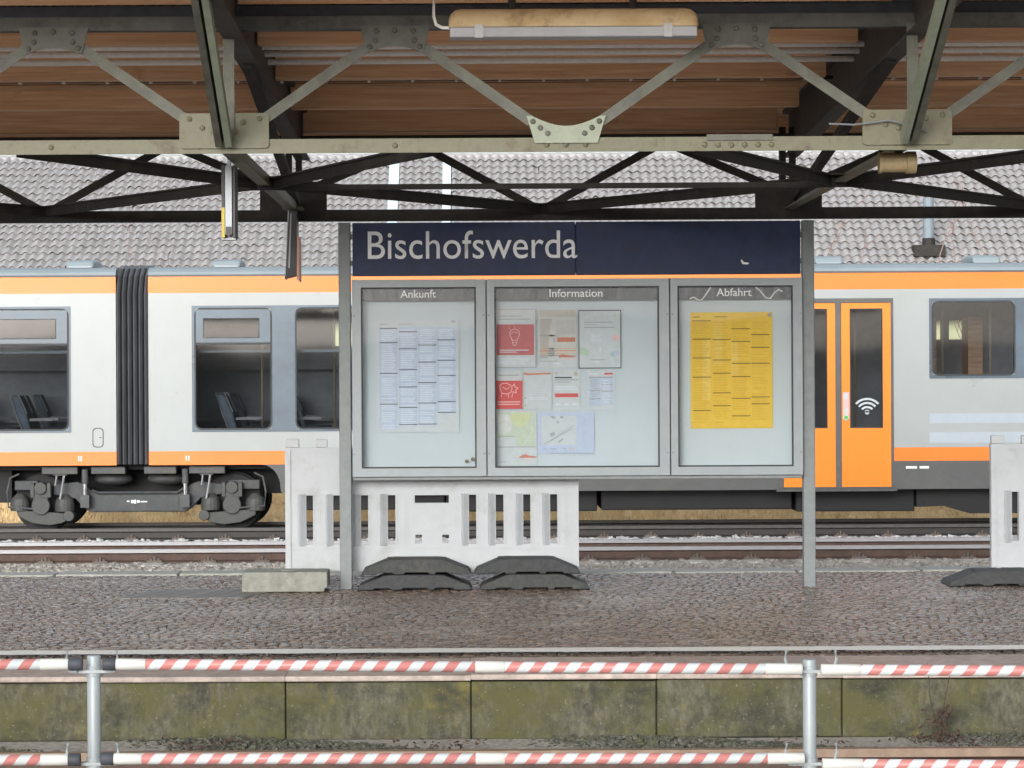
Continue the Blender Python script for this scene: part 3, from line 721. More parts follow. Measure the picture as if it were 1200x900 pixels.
q = MB(); q.box(tx(909), tx(1050), TY-.06, TY+.05, tz(578), tz(575)); q.build('door_step', m_under_grey, train)
# roof pods
for xx, par in ((88, bl), (262, br), (978, br), (1165, br)):
    q = MB(); x = tx(xx); q.prismx([(TY+.5,zR+.0),(TY+.55,zR+.10),(TY+1.0,zR+.13),(TY+1.45,zR+.10),(TY+1.5,zR)][::-1], x-.19, x+.19); q.build('roof_vent', m_tr_roof, par, bevel=.03)
# gangway bellows
q = MB(); xa, xb_ = tx(135.5), tx(174.5); nf = 6; step = (xb_-xa)/nf; prof = []
for i in range(nf):
    for t, dpt in ((.0,.09),(.16,.015),(.5,-.035),(.84,.015)): prof.append((xa+(i+t)*step, dpt))
prof.append((xb_, .09))
zt, zbm = zR+.0, tz(542)
lev = [(zbm, 0, 0), (zO2, 0, 0), (zO1, .05, .015), (zt-.02, .20, .025), (zt+.04, .7, .03)]
for i in range(len(prof)-1):
    for (za, ya, sa), (zb_, yb, sb) in zip(lev, lev[1:]):
        (x0, d0), (x1, d1) = prof[i], prof[i+1]
        q.quad((x0+sa, TY+d0+ya, za), (x1+sa, TY+d1+ya, za), (x1+sb, TY+d1+yb, zb_), (x0+sb, TY+d0+yb, zb_))
q.build('gangway_bellows', m_bellow, train, merge=True)
# underfloor
for x0, x1, vb in ((arL+.05, tx(520), 598), (tx(520)+.02, tx(700), 601), (tx(705), tx(930), 600), (tx(935), tx(1075), 603)):
    q = MB(); q.box(x0, x1, TY+.30, TY+2.5, tz(vb), zS+.02); q.build('equipment_box', m_under, train, bevel=.02)
q = MB(); q.prism([(tx(1075)+.02, tz(598)), (tx(1110), tz(597)), (tx(1140), tz(606)), (xR1, tz(606)), (xR1, zS+.01), (tx(1075)+.02, zS+.01)], TY+.25, TY+2.5); q.build('equipment_box', m_under, train)
q = MB(); q.box(xL0, tx(330), TY+.35, TY+2.45, zo0-.07, zo0+.12); q.box(tx(-1), tx(325), TY+.9, TY+2.0, tz(580), zo0-.07); q.build('underframe', m_under, train)
for a, b_ in ((47,89),(105,145),(167,205),(220,262)):
    q = MB(); q.box(tx(a), tx(b_), TY+.10, TY+.3, tz(553.5), tz(545)); q.build('frame_bracket', m_under_grey, train, bevel=.01)
# ---- the shared bogie
bx = tx(157); AX = (tx(45), tx(270)); azc = tz(588)
pts = [(tx(58),tz(566)),(tx(86),tz(563)),(tx(96),tz(566)),(tx(104),tz(575)),(tx(212),tz(575)),(tx(220),tz(566)),(tx(230),tz(563)),(tx(258),tz(566)),(tx(258),tz(578)),(tx(232),tz(583)),(tx(222),tz(594)),(tx(214),tz(599)),(tx(102),tz(599)),(tx(94),tz(594)),(tx(84),tz(583)),(tx(58),tz(578))]
q = MB(); q.prism(pts, TY+.28, TY+.46); bog = q.build('bogie', m_bogie, train, bevel=.012)
q = MB(); q.prism(pts, TY+2.34, TY+2.5); q.build('bogie_frame', m_bogie, bog)
q = MB(); q.box(tx(108), tx(206), TY+.27, TY+.28, tz(597), tz(577)); q.tube([(tx(104),TY+.24,tz(573)),(tx(112),TY+.24,tz(576)),(tx(205),TY+.24,tz(576)),(tx(213),TY+.24,tz(571))], .02, 8); q.build('brake_pipe', m_bogie, bog)
q = MB()
for a, b_, c, d in ((145,148,587,585.5),(150,153,588.5,584.8),(153.5,156,589,584.5),(157,160,588,585),(161,169,587.5,586)): q.box(tx(a), tx(b_), TY+.266, TY+.269, tz(c), tz(d))
q.build('marking', m_letter2, bog)
for cx in AX:
    for yy in (TY+.45, TY+.45+1.5):
        q = MB(); q.tube([(cx,yy-.07,azc),(cx,yy+.07,azc)], .385, 32); q.tube([(cx,yy+.07,azc),(cx,yy+.10,azc)], .41, 32); q.build('wheel', m_under, bog)
    sg = -1 if cx < bx else 1
    q = MB(); q.tube([(cx,TY+.12,azc-.03),(cx,TY+.34,azc-.03)], .125, 20); q.tube([(cx,TY+.10,azc+.21),(cx,TY+.30,azc+.21)], .085, 14)
    q.box(cx-.10, cx+.10, TY+.14, TY+.30, azc+.0, azc+.20); q.box(cx-.14, cx-.085, TY+.12, TY+.24, azc+.08, azc+.28); q.box(cx+.085, cx+.14, TY+.12, TY+.24, azc+.08, azc+.28)
    q.build('axle_box', m_axle, bog, bevel=.01)
    q = MB(); q.prism([(cx-sg*.40, azc-.21),(cx-sg*.42,azc-.14),(cx-sg*.30,azc-.13),(cx-sg*.12,azc-.12),(cx+sg*.10,azc-.10),(cx+sg*.32,azc-.10),(cx+sg*.32,azc-.17),(cx+sg*.12,azc-.27),(cx-sg*.12,azc-.30),(cx-sg*.28,azc-.27)], TY+.16, TY+.26)
    q.tube([(cx-sg*.38,TY+.12,azc-.17),(cx-sg*.38,TY+.28,azc-.17)], .075, 14); q.build('swing_arm', m_axle, bog, bevel=.012)
    for off, hgt in ((-.30, .0), (.31, -.01)):
        x = cx+off; q = MB(); q.tube([(x,TY+.26,azc-.10+hgt),(x,TY+.26,azc-.02+hgt),(x,TY+.26,azc+.06+hgt),(x,TY+.26,azc+.13+hgt)], [.13,.135,.12,.05], 16); q.build('rubber_spring', m_axle, bog, smooth=False)
    x = cx+sg*.29; q = MB(); q.bar((cx-.05,TY+.30,tz(567)), (x+sg*.08,TY+.30,tz(567)), .12, .13); q.build('end_beam', m_bogie, bog, bevel=.01)
    q = MB(); q.tube([(cx+sg*.30,TY+.2,tz(553)),(cx+sg*.42,TY+.18,tz(558)),(cx+sg*.46,TY+.16,tz(575)),(cx+sg*.44,TY+.16,tz(592)),(cx+sg*.1,TY+.13,tz(594))], .014, 6); q.build('hose', m_under_grey, bog)
for xx in (97, 215):
    x = tx(xx); q = MB(); q.tube([(x,TY+.16,tz(548)),(x,TY+.16,tz(565))], .045, 12); q.tube([(x,TY+.16,tz(565)),(x,TY+.16,tz(578))], .03, 12, 1); q.box(x-.06, x+.06, TY+.12, TY+.26, tz(593), tz(578)); q.build('damper', [m_under_grey, m_chrome, ], bog)
for xx in (68, 240):
    x = tx(xx); q = MB(); q.tube([(x-.05,TY+.14,tz(549)),(x-.05,TY+.14,tz(558)),(x-.065,TY+.14,tz(567))], .012, 6, 1); q.tube([(x+.05,TY+.14,tz(549)),(x+.05,TY+.14,tz(558)),(x+.02,TY+.14,tz(575)),(x,TY+.14,tz(583))], .016, 6, 1); q.box(x-.09, x+.09, TY+.12, TY+.18, tz(555), tz(551)); q.build('chain_link', [m_under_grey, m_chrome], bog)
for a, b_ in ((103,150),(168,212)):
    q = MB(); x = (tx(a)+tx(b_))/2; q.ball((x, TY+.55, tz(560)), .27, 0, 18, 10, (1.0,1.0,.36)); q.build('air_spring', m_under_grey, bog, smooth=True)

# ================================================================== CANOPY
FX = [-5.05, -1.347, 2.356, 6.06]; BAY = 3.703
YA, SA = 15.28, 216.0
YB, SB = 21.12, 156.2
can = thing('platform_canopy', (.5, 18.2, 2.8), 'old riveted steel platform canopy with timber deck above the sign', 'canopy')
CX0, CX1 = -6.2, 6.9
rivm = MB(); rivm.ball((0,0,0), .016, 0, 8, 4, (1,.6,1)); rivmesh = rivm.mesh('rivet', [m_grey_olive]); rivmesh2 = rivm.mesh('rivet', [m_black_steel]); rivmesh3 = rivm.mesh('rivet', [m_olive])
def rivet(x, y, z, par, me):
    o = bpy.data.objects.new('rivet', me); COL.objects.link(o); o.parent = par; o.location = Vector((x, y, z)) - wpos(par); o.rotation_euler = (0, random.uniform(0, 3), 0)
# near truss
zc0, zc1 = 2.811, 2.888
q = MB(); q.box(CX0, CX1, YA-.004, YA+.008, zc0, zc1); q.box(CX0, CX1, YA+.009, YA+.10, zc1-.012, zc1-.001); q.box(CX0, CX1, YA+.024, YA+.034, zc0+.003, zc1-.013)
tn = q.build('lower_chord', m_olive, can)
q = MB(); q.box(CX0, CX1, YA+.03, YA+.16, 3.55, 3.625); q.build('upper_chord', m_navy_steel, can)
q = MB(); q.box(CX0, CX1, YA+.0, YA+.012, 3.482, 3.556); q.box(CX0, CX1, YA+.013, YA+.09, 3.482, 3.494); tu = q.build('upper_chord_angle', m_dark_olive, can)
def gus_top(x):
    pts = [(x-.30,3.50),(x-.24,3.478),(x-.19,3.42)] ; w_ = .19
    pts = [(x-w_,3.50),(x-.165,3.39)] + [(x-.15+.30*i/8, 3.355+.035*math.sin(math.pi*i/8)) for i in range(9)] + [(x+.165,3.39),(x+w_,3.50)]
    q = MB(); q.prism(pts, YA-.012, YA-.002); o = q.build('gusset_plate', m_top_gus, tu)
    for dx, z in ((-.135,3.385),(-.105,3.42),(.135,3.385),(.105,3.42),(-.10,3.47),(0,3.475),(.10,3.47)): rivet(x+dx, YA-.014, z, tu, rivmesh)
def gus_frame(x, zt):
    q = MB(); q.prism(rrect(x-.245, x+.24, zc1-.05, zt, .02, 3), YA-.018, YA-.006); q.build('gusset_plate', m_olive, tn)
    for dx, z in ((-.19,zt-.03),(-.12,zt-.08),(.10,zt-.05),(.19,zt-.03),(.06,zt-.1),(-.05,zt-.10),(.04,zt-.03)): rivet(x+dx, YA-.02, z, tn, rivmesh3)
    for k in range(6): rivet(x-.22+k*.083, YA-.006, (zc0+zc1)/2, tn, rivmesh3)
def gus_mid(x):
    zt = PZ(136, SA, 664)
    pts = [(x-.17,zc1-.03),(x-.215,zt)] + [(x-.185+.37*i/8, zt+.0-.055*math.sin(math.pi*i/8)) for i in range(9)] + [(x+.215,zt),(x+.17,zc1-.03)]
    q = MB(); q.prism(pts, YA-.020, YA-.006); q.build('gusset_plate', m_pale_green, tn)
    for dx, z in ((-.18,zt-.03),(-.14,zt-.065),(.18,zt-.03),(.14,zt-.065),(-.10,zt-.095),(.10,zt-.095)): rivet(x+dx, YA-.022, z, tn, rivmesh)
    for k in (-1, 0, 1): rivet(x+k*.105, YA-.006, (zc0+zc1)/2, tn, rivmesh3)
def diag(p, q_, mat=m_grey_olive, par=tn, y=YA-.001, w_=.058):
    mb = MB(); mb.bar((p[0],y+.004,p[1]), (q_[0],y+.004,q_[1]), .010, w_, up=(0,0,1)); mb.bar((p[0],y+.035,p[1]), (q_[0],y+.035,q_[1]), .05, .01); mb.build('diagonal', mat, par)
for i, fx in enumerate(FX):
    gus_frame(fx+.0, PZ(133, SA, 265)); 
    if i < 3:
        gus_mid(fx+BAY/2)
    for sgn in (-1, 1):
        xt = fx+sgn*BAY/4; diag((xt-sgn*.13, 3.40), (fx+sgn*.19, PZ(143, SA, 265)))
        gus_top(xt)
        if (i < 3 and sgn == 1) or (i > 0 and sgn == -1):
            diag((xt+sgn*.13, 3.40), (fx+sgn*(BAY/2-.19), PZ(142, SA, 664)))
    # frame post, back-to-back angles
    q = MB(); q.box(fx-.005, fx+.055, YA-.03, YA-.019, zc1, 3.50); q.box(fx+.02, fx+.03, YA-.0, YA+.08, zc1, 3.50); q.build('frame_post', m_grey_olive, can)
    # cantilever knee strut: twin angles climbing towards the viewer
    sgn = -1 if fx < .5 else 1
    for k in (-.026, .026):
        q = MB(); q.bar((fx+k, YA-.06, 2.87), (fx+k+sgn*.0, 13.7, 3.60), .036, .07); q.build('knee_strut', m_pale_green if k*sgn < 0 else m_grey_olive, can)
    q = MB(); q.bar((fx, YA-.055, 2.90), (fx, 13.7, 3.63), .012, .05); q.build('strut_web', m_black_steel, can)
for x in (PX(60,SA,171), PX(463,SA,171)): rivet(x, YA-.006, (zc0+zc1)/2, tn, rivmesh3)
for k in range(6): rivet(PX(826+k*15.6, SA, 170), YA-.006, (zc0+zc1)/2-.006, tn, rivmesh3)
q = MB(); q.box(PX(828,SA,161), PX(905,SA,161), YA-.016, YA-.005, zc1-.02, zc1+.012); q.build('splice_plate', m_grey_olive, tn)
# deck, purlins, rafters
def zd(y): return 3.79-.031*(y-15.28)
yb = 13.32; k = 0
while yb < 21.75:
    q = MB(); yw = .147; q.prismx([(yb,zd(yb)),(yb+yw-.004,zd(yb+yw)),(yb+yw-.004,zd(yb+yw)+.024),(yb,zd(yb)+.024)], CX0-.2, CX1+.2); q.build('deck_board', m_wood_dark, can); yb += yw
q = MB(); q.prismx([(13.3,zd(13.3)+.03),(21.85,zd(21.85)+.03),(21.85,zd(21.85)+.05),(13.3,zd(13.3)+.05)], CX0-.25, CX1+.25); q.build('roofing_felt', m_black_steel, can)
for yp in (13.6, 15.37, 16.75, 18.27, 19.78, 21.20):
    for i in range(5):
        a = (CX0 if i == 0 else FX[i-1]+.07); e = (CX1 if i == 4 else FX[i]-.07)
        zz = zd(yp); q = MB(); q.box(a, e, yp-.06, yp+.06, zz-.175, zz-.003); q.build('purlin', m_wood, can, bevel=.006)
        if yp > 16 and yp < 21:
            q = MB(); q.box(a, e, yp-.075, yp-.061, zz-.04, zz-.004); q.build('batten', m_wood_dark, can)
for fx in FX:
    q = MB(); y0, y1 = 13.35, 21.4
    for (za, zb_, hw) in ((-.36,-.345,.055),(-.344,-.03,.008),(-.029,-.004,.055)):
        q.v += []; n0 = len(q.v)
        q.v += [(fx-hw+.05,y0,zd(y0)+za),(fx+hw+.05,y0,zd(y0)+za),(fx+hw+.05,y1,zd(y1)+za),(fx-hw+.05,y1,zd(y1)+za),(fx-hw+.05,y0,zd(y0)+zb_),(fx+hw+.05,y0,zd(y0)+zb_),(fx+hw+.05,y1,zd(y1)+zb_),(fx-hw+.05,y1,zd(y1)+zb_)]
        for f in ((0,3,2,1),(4,5,6,7),(0,1,5,4),(1,2,6,5),(2,3,7,6),(3,0,4,7)): q.f.append(tuple(n0+i for i in f)); q.m.append(0)
    q.build('rafter', m_rafter, can)
    # transverse lower member and its rod pieces
    q = MB(); q.bar((fx, YA+.12, 2.835), (fx, YB-.02, 2.835), .075, .012); q.bar((fx+.034, YA+.12, 2.865), (fx+.034, YB-.02, 2.865), .010, .05); q.build('cross_member', m_olive, can)
    # sloping tie of the cross frame
    q = MB(); q.bar((fx+.05, 16.2, zd(16.2)-.36), (fx+.03, YB-.3, 2.90), .06, .05); q.build('cross_tie', m_black_steel, can)
    # back frame post
    q = MB(); q.box(fx-.06, fx-.015, YB-.03, YB+.05, 2.86, 3.45); q.box(fx+.015, fx+.06, YB-.03, YB+.05, 2.86, 3.45); q.build('frame_post', m_black_steel, can)
# back truss
q = MB(); q.box(CX0, CX1, YB-.05, YB-.035, 2.762, 2.846); q.box(CX0, CX1, YB-.034, YB+.06, 2.762, 2.774); tb = q.build('lower_chord', m_black_steel, can)
q = MB(); q.box(CX0, CX1, YB-.05, YB+.07, 3.30, 3.40); q.build('upper_chord', m_black_steel, can)
for i, fx in enumerate(FX):
    q = MB(); q.prism([(fx-.25,2.78),(fx-.25,3.0),(fx-.10,3.04),(fx+.10,3.04),(fx+.25,3.0),(fx+.25,2.78)], YB-.062, YB-.051); q.build('gusset_plate', m_black_steel, tb)
    for sgn in (-1, 1):
        q = MB(); xt = fx+sgn*BAY/4
        q.bar((fx+sgn*.12,YB-.03,3.0), (xt,YB-.03,3.34), .012, .06)
        if (i < 3 and sgn == 1) or (i > 0 and sgn == -1): q.bar((xt,YB-.028,3.34), (fx+sgn*(BAY/2-.05),YB-.028,2.86), .012, .06)
        q.build('diagonal', m_black_steel, tb)
    if i < 3:
        x = fx+BAY/2
        pts = [(x-.26,2.78),(x-.22,2.87)] + [(x-.12+.24*k/6, 2.885-.015*math.sin(math.pi*k/6)) for k in range(7)] + [(x+.22,2.87),(x+.26,2.78)]
        q = MB(); q.prism(pts, YB-.064, YB-.052); q.build('gusset_plate', m_black_steel, tb)
# horizontal wind bracing at lower-chord level
YM = 18.15
for i, fx in enumerate(FX):
    for sgn in (-1, 1):
        zb_ = 2.845
        q = MB(); q.bar((fx+sgn*.05,YM,zb_), (fx+sgn*1.15,YA+.14,zb_), .012, .075, up=(0,0,1)); q.bar((fx+sgn*.05,YM,zb_+.03), (fx+sgn*1.15,YA+.14,zb_+.03), .06, .012); q.build('bracing_bar', m_black_steel, can)
        q = MB(); q.bar((fx+sgn*.05,YM+.02,zb_-.004), (fx+sgn*BAY/2,YB-.08,zb_-.004), .012, .07); q.bar((fx+sgn*.05,YM+.02,zb_+.03), (fx+sgn*BAY/2,YB-.08,zb_+.03), .06, .012); q.build('bracing_bar', m_black_steel, can)
    q = MB(); q.box(fx-.16, fx+.22, YM-.14, YM+.14, 2.872, 2.882); q.box(fx-.10, fx+.16, YM-.012, YM+.01, 2.80, 2.88); q.build('bracing_plate', m_black_steel, can)
q = MB(); q.bar((FX[1]+.1,YM+.05,2.822), (FX[2]-.1,YM+.05,2.822), .03, .035); q.build('bracing_strut', m_black_steel, can)
# conduits under the deck, with clips, and a black cable
for drop, yy in ((.110, 17.25), (.120, 17.47), (.134, 17.72)):
    zz = zd(yy)-drop; q = MB(); q.tube([(CX0,yy,zz),(CX1,yy,zz)], .019, 8); q.build('conduit', m_conduit, can, smooth=True)
q = MB(); zz = zd(18.8)-.11; q.tube([(CX0,18.75,zz),(CX1,18.75,zz)], .012, 6); q.build('cable', m_black, can)
x = CX0; clip0 = None
while x < CX1:
    if clip0 is None:
        q = MB(); q.box(-.009, .009, -.03, .03, -.02, .11); clip0 = q.build('cable_clip', m_conduit, can, origin=(0,0,0)); o = clip0; o.data = q.mesh('cable_clip', [m_conduit])
    else: o = dup(clip0, can)
    o.location = Vector((x, 18.72, zz)) - wpos(can); x += .29
for k in range(9):
    o = dup(clip0, can); o.location = Vector((CX0+.4+k*1.5, 17.72, zd(17.7)-.085)) - wpos(can)
q = MB(); q.box(CX0-.2, CX1+.2, 21.80, 21.83, 3.37, 3.62); q.build('fascia_board', m_wood_dark, can)
# thin wire drooping by the right frame
q = MB(); q.tube([(PX(970,SA,146),YA-.05,PZ(146,SA,970)),(PX(1000,SA,147),YA-.05,PZ(147,SA,1000)),(PX(1040,SA,142),YA-.05,PZ(142,SA,1040)),(PX(1062,SA,147),YA-.05,PZ(147,SA,1062)),(PX(1085,SA,155),YA-.05,PZ(155,SA,1085))], .005, 5); q.build('wire', m_post, can)
q = MB(); q.box(PX(1058,SA,153), PX(1074,SA,153), YA-.07, YA-.03, PZ(158,SA,1065), PZ(152,SA,1065)); q.build('bolt_block', m_pale_green, can, bevel=.004)
# rusty can under the chord at the right frame
rc = thing('junction_can', (PX(1052,212,190), 15.6, 2.74), 'rusty yellowish cylinder hanging below the canopy chord at the right frame', 'junction box')
zz = PZ(190, 212, 1052); xa, xb_ = PX(1034,212,190), PX(1074,212,190)
q = MB(); q.tube([(xa,15.6,zz),(xb_-.055,15.6,zz)], .055, 16); q.build('can_body', m_rust_can, rc); q = MB(); q.tube([(xb_-.054,15.6,zz),(xb_,15.6,zz)], .062, 16); q.build('can_lid', m_rust_can, rc); q = MB(); q.tube([(xa-.015,15.6,zz),(xa-.001,15.6,zz)], .06, 16); q.build('can_lid', m_rust_can, rc); q = MB(); q.box((xa+xb_)/2-.02,(xa+xb_)/2+.02,15.585,15.615,zz+.05,2.83); q.build('can_hanger', m_black_steel, rc)

# lamp on the near truss
LS = 221; LY = 3300/LS
lamp = thing('fluorescent_lamp', (PX(671,LS,30), LY, PZ(12,LS,671)), 'long yellowed tube lamp with grey tray hanging on the upper canopy chord', 'lamp')
lx0, lx1 = PX(526,LS,30), PX(817,LS,30); zt_, zm, zb_ = PZ(10,LS,671), PZ(33,LS,671), PZ(45,LS,671)
q = MB()
prof = [(-.085,zm),(-.075,zm+.05),(-.045,zt_-.012),(0,zt_),(.045,zt_-.012),(.075,zm+.05),(.085,zm)]
secs = [(lx0,.80,.45),(lx0+.01,.92,.75),(lx0+.035,1,.95),(lx0+.07,1,1),(lx1-.07,1,1),(lx1-.035,1,.95),(lx1-.01,.92,.75),(lx1,.80,.45)]
n0 = 0
for sx, fy, fz in secs:
    for py, pz in prof: q.v.append((sx, LY+py*fy, zm+(pz-zm)*fz))
K = len(prof)
for i in range(len(secs)-1):
    for j in range(K-1): q.f.append((i*K+j, (i+1)*K+j, (i+1)*K+j+1, i*K+j+1)); q.m.append(0)
q.f.append(tuple(range(K))); q.m.append(0); q.f.append(tuple((len(secs)-1)*K+j for j in reversed(range(K)))); q.m.append(0)
q.build('lamp_cover', m_lampbody, lamp, smooth=True)
q = MB(); q.prismx([(LY-.09,zm-.002),(LY-.075,zb_),(LY+.075,zb_),(LY+.09,zm-.002)][::-1], lx0+.005, lx1-.005); q.build('lamp_tray', m_lamptray, lamp, bevel=.008)
for x in (lx0+.16, lx1-.16):
    q = MB(); q.box(x-.022, x+.022, LY-.092, LY-.08, zb_-.004, zm+.012); q.build('cover_clip', m_lamptray, lamp)
for x in (PX(600,LS,5), PX(742,LS,5)):
    q = MB(); q.tube([(x,LY,zt_-.01),(x,LY,zd(LY)-.002)], .02, 8); q.build('hanger', m_black_steel, lamp)
q = MB(); q.tube([(PX(508,LS,0),LY+.05,zd(LY)-.002),(PX(508,LS,15),LY+.05,PZ(18,LS,508)),(PX(511,LS,28),LY+.04,PZ(28,LS,511)),(PX(518,LS,32),LY+.02,PZ(32,LS,518)),(lx0+.02,LY,PZ(33,LS,526))], .009, 8); q.build('lamp_cable', m_conduit, lamp, smooth=True)

# hanging signs seen edge-on
hs1 = thing('hanging_sign', (PX(266,208,180), 16.05, 2.83), 'slim silver and black hanging sign with yellow edge, seen end-on below the left canopy frame', 'sign')
s_ = 207; za, zb_ = PZ(278,s_,266), 2.80; x0, x1 = PX(258.5,s_,230), PX(275,s_,230); y0, y1 = 15.95, 16.16
q = MB(); q.prism(rrect(x0+.025, x0+.062, za+.01, zb_, .012, 3), y0, y1); q.build('housing', m_silver, hs1)
q = MB(); q.box(x0+.003, x0+.021, y0+.01, y1, za-.0, za+.17); q.build('yellow_panel', m_yel, hs1)
q = MB(); q.box(x0+.003, x0+.021, y0+.01, y1, za+.172, zb_-.0); q.box(x0+.066, x1, y0+.012, y1, za+.0, zb_); q.box(x0+.028, x0+.060, y0-.006, y0-.001, za+.012, za+.06); q.build('side_panel', m_black, hs1)
q = MB(); q.box(x0-.0, x1, y0+.05, y1-.05, za-.012, za-.002); q.box(x0+.03,x0+.05,y0+.08,y0+.12,zb_,2.90); q.build('bottom_strip', m_silver, hs1)
hs2 = thing('hanging_sign', (PX(346,152,250), 21.7, 2.77), 'narrow black hanging sign with salmon edge, seen end-on in front of the train roof', 'sign')
s_ = 156; za, zb_ = PZ(329,s_,346), PZ(249,s_,346); xc = PX(346.5,s_,290); y0, y1 = 20.75, 21.0
q = MB(); q.prism([(xc-.048,za+.01),(xc-.05,za+.04),(xc-.022,zb_),(xc+.035,zb_),(xc+.03,za+.03)], y0, y1); q.build('housing', m_black, hs2)
q = MB(); q.prism([(xc-.030,za+.08),(xc-.012,zb_-.03),(xc-.004,zb_-.03),(xc-.018,za+.08)], y0-.008, y0-.001); q.prism([(xc-.056,za),(xc-.0505,za+.03),(xc-.0225,zb_),(xc-.03,zb_)], y0+.002, y1); q.build('side_strip', m_silver, hs2)
q = MB(); q.prism([(xc+.031,za+.0),(xc+.036,zb_-.2),(xc+.050,zb_-.2),(xc+.052,za-.02)], y0+.002, y1); q.build('salmon_panel', m_salmon, hs2)
q = MB(); q.box(xc-.07, xc+.075, y0-.03, y1+.1, zb_+.001, zb_+.02); q.build('mounting_plate', m_grey_olive, hs2)

# ================================================================== INFORMATION BOARD
BS = 155.5; BY = 3300/BS
def bx_(x, y=430): return PX(x, BS, y)
def bz(v): return 1.6-(v-440)/BS
board = thing('information_board', (bx_(676), BY, 0), 'navy Bischofswerda station sign above three glazed notice cases on two posts', 'notice board')
for a, e in ((397.5, 411.5), (940, 954)):
    q = MB(); q.box(bx_(a), bx_(e), BY-.045, BY+.045, -.02, 2.755); q.build('post', m_post, board, bevel=.006)
sx0, sx1, sz0, sz1 = bx_(414), bx_(938), bz(323), 2.752
xm = bx_(675)
q = MB(); q.box(sx0, xm-.003, BY-.04, BY+.035, sz0, sz1); q.box(xm+.003, sx1, BY-.04, BY+.035, sz0, sz1); q.box(sx0+.02, sx1-.02, BY-.02, BY+.03, sz0+.02, sz1-.02)
sgn_ = q.build('name_sign', m_navy, board, bevel=.004)
text_mesh('Bischofswerda', bx_(432), bx_(677), bz(303.0), bz(270.5), BY-.0425, m_letter, 'lettering', sgn_, off=0.001)
q = MB(); q.prism([(bx_(868),bz(308)),(bx_(870),bz(311.5)),(bx_(876),bz(312)),(bx_(878),bz(310)),(bx_(872),bz(309.3)),(bx_(869),bz(305.5))], BY-.043, BY-.041); q.build('scratch', m_letter, sgn_)
for x in (bx_(413.5)-.006, bx_(938)+.004):
    for z in (2.45, 2.65): 
        q = MB(); q.box(x-.006, x+.012, BY-.02, BY+.02, z-.02, z+.02); q.build('sign_bracket', m_post, board)
cz0, cz1, gz0, gz1 = bz(557.5), bz(327.8), bz(547.8), bz(336.8)
cases = [('Ankunft', 413.5, 569.3, 424, 558, 470, 511.5), ('Information', 570.7, 783.3, 579.5, 771.5, 644, 706), ('Abfahrt', 784.7, 938.5, 793, 927.5, 839, 880)]
YFc = BY-.115
for name, a, e, ga, ge, ta, te in cases:
    A, E, GA, GE = bx_(a), bx_(e), bx_(ga), bx_(ge)
    q = MB(); q.plate(A, E, cz0, cz1, YFc, YFc+.10, [(GA, GE, gz0, gz1)]); cs = q.build('display_case', m_frame, board, bevel=.004)
    q = MB(); q.box(A+.01, E-.01, YFc+.104, YFc+.115, cz0+.01, cz1-.01); q.build('back_panel', m_backpanel, cs)
    q = MB(); ring(q, [(GA,gz0),(GE,gz0),(GE,gz1),(GA,gz1)], [(GA+.011,gz0+.011),(GE-.011,gz0+.011),(GE-.011,gz1-.011),(GA+.011,gz1-.011)], YFc-.001, YFc+.02); q.build('gasket', m_frame_dark, cs)
    q = MB(); q.quad((GA+.008,YFc+.008,gz0+.008),(GE-.008,YFc+.008,gz0+.008),(GE-.008,YFc+.008,gz1-.008),(GA+.008,YFc+.008,gz1-.008)); q.build('pane', m_glass, cs)
    hz = bz(352.8)
    q = MB(); q.box(GA+.002, GE-.002, YFc+.040, YFc+.044, hz, gz1-.001); q.build('header', m_header, cs)
    text_mesh(name, bx_(ta), bx_(te), bz(348.8), bz(339.8), YFc+.0385, m_letter2, 'lettering', cs, off=.006)
    if name == 'Abfahrt':
        for pts in ([(808,352),(812,350),(818,353.5),(822,353),(826,348),(833,337.5)], [(884,338),(890,343),(897,351.5),(902,352),(907,345),(912,341.5),(916,344)]):
            q = MB(); q.tube([(bx_(x), YFc+.036, bz(v)) for x, v in pts], .006, 6); q.build('scrawl', m_letter2, cs)
    for x in (A+.015, E-.015):
        for z in (cz0+.17, cz1-.27):
            q = MB(); q.tube([(x, YFc-.006, z), (x, YFc+.001, z)], .009, 8); q.build('case_lock', m_silver, cs)
q = MB(); q.box(bx_(414), bx_(938), YFc+.03, BY+.04, bz(562), cz0-.004); q.box(bx_(414), bx_(938), BY+.02, BY+.04, cz0, cz1); q.build('support_ledge', m_post, board, bevel=.004)

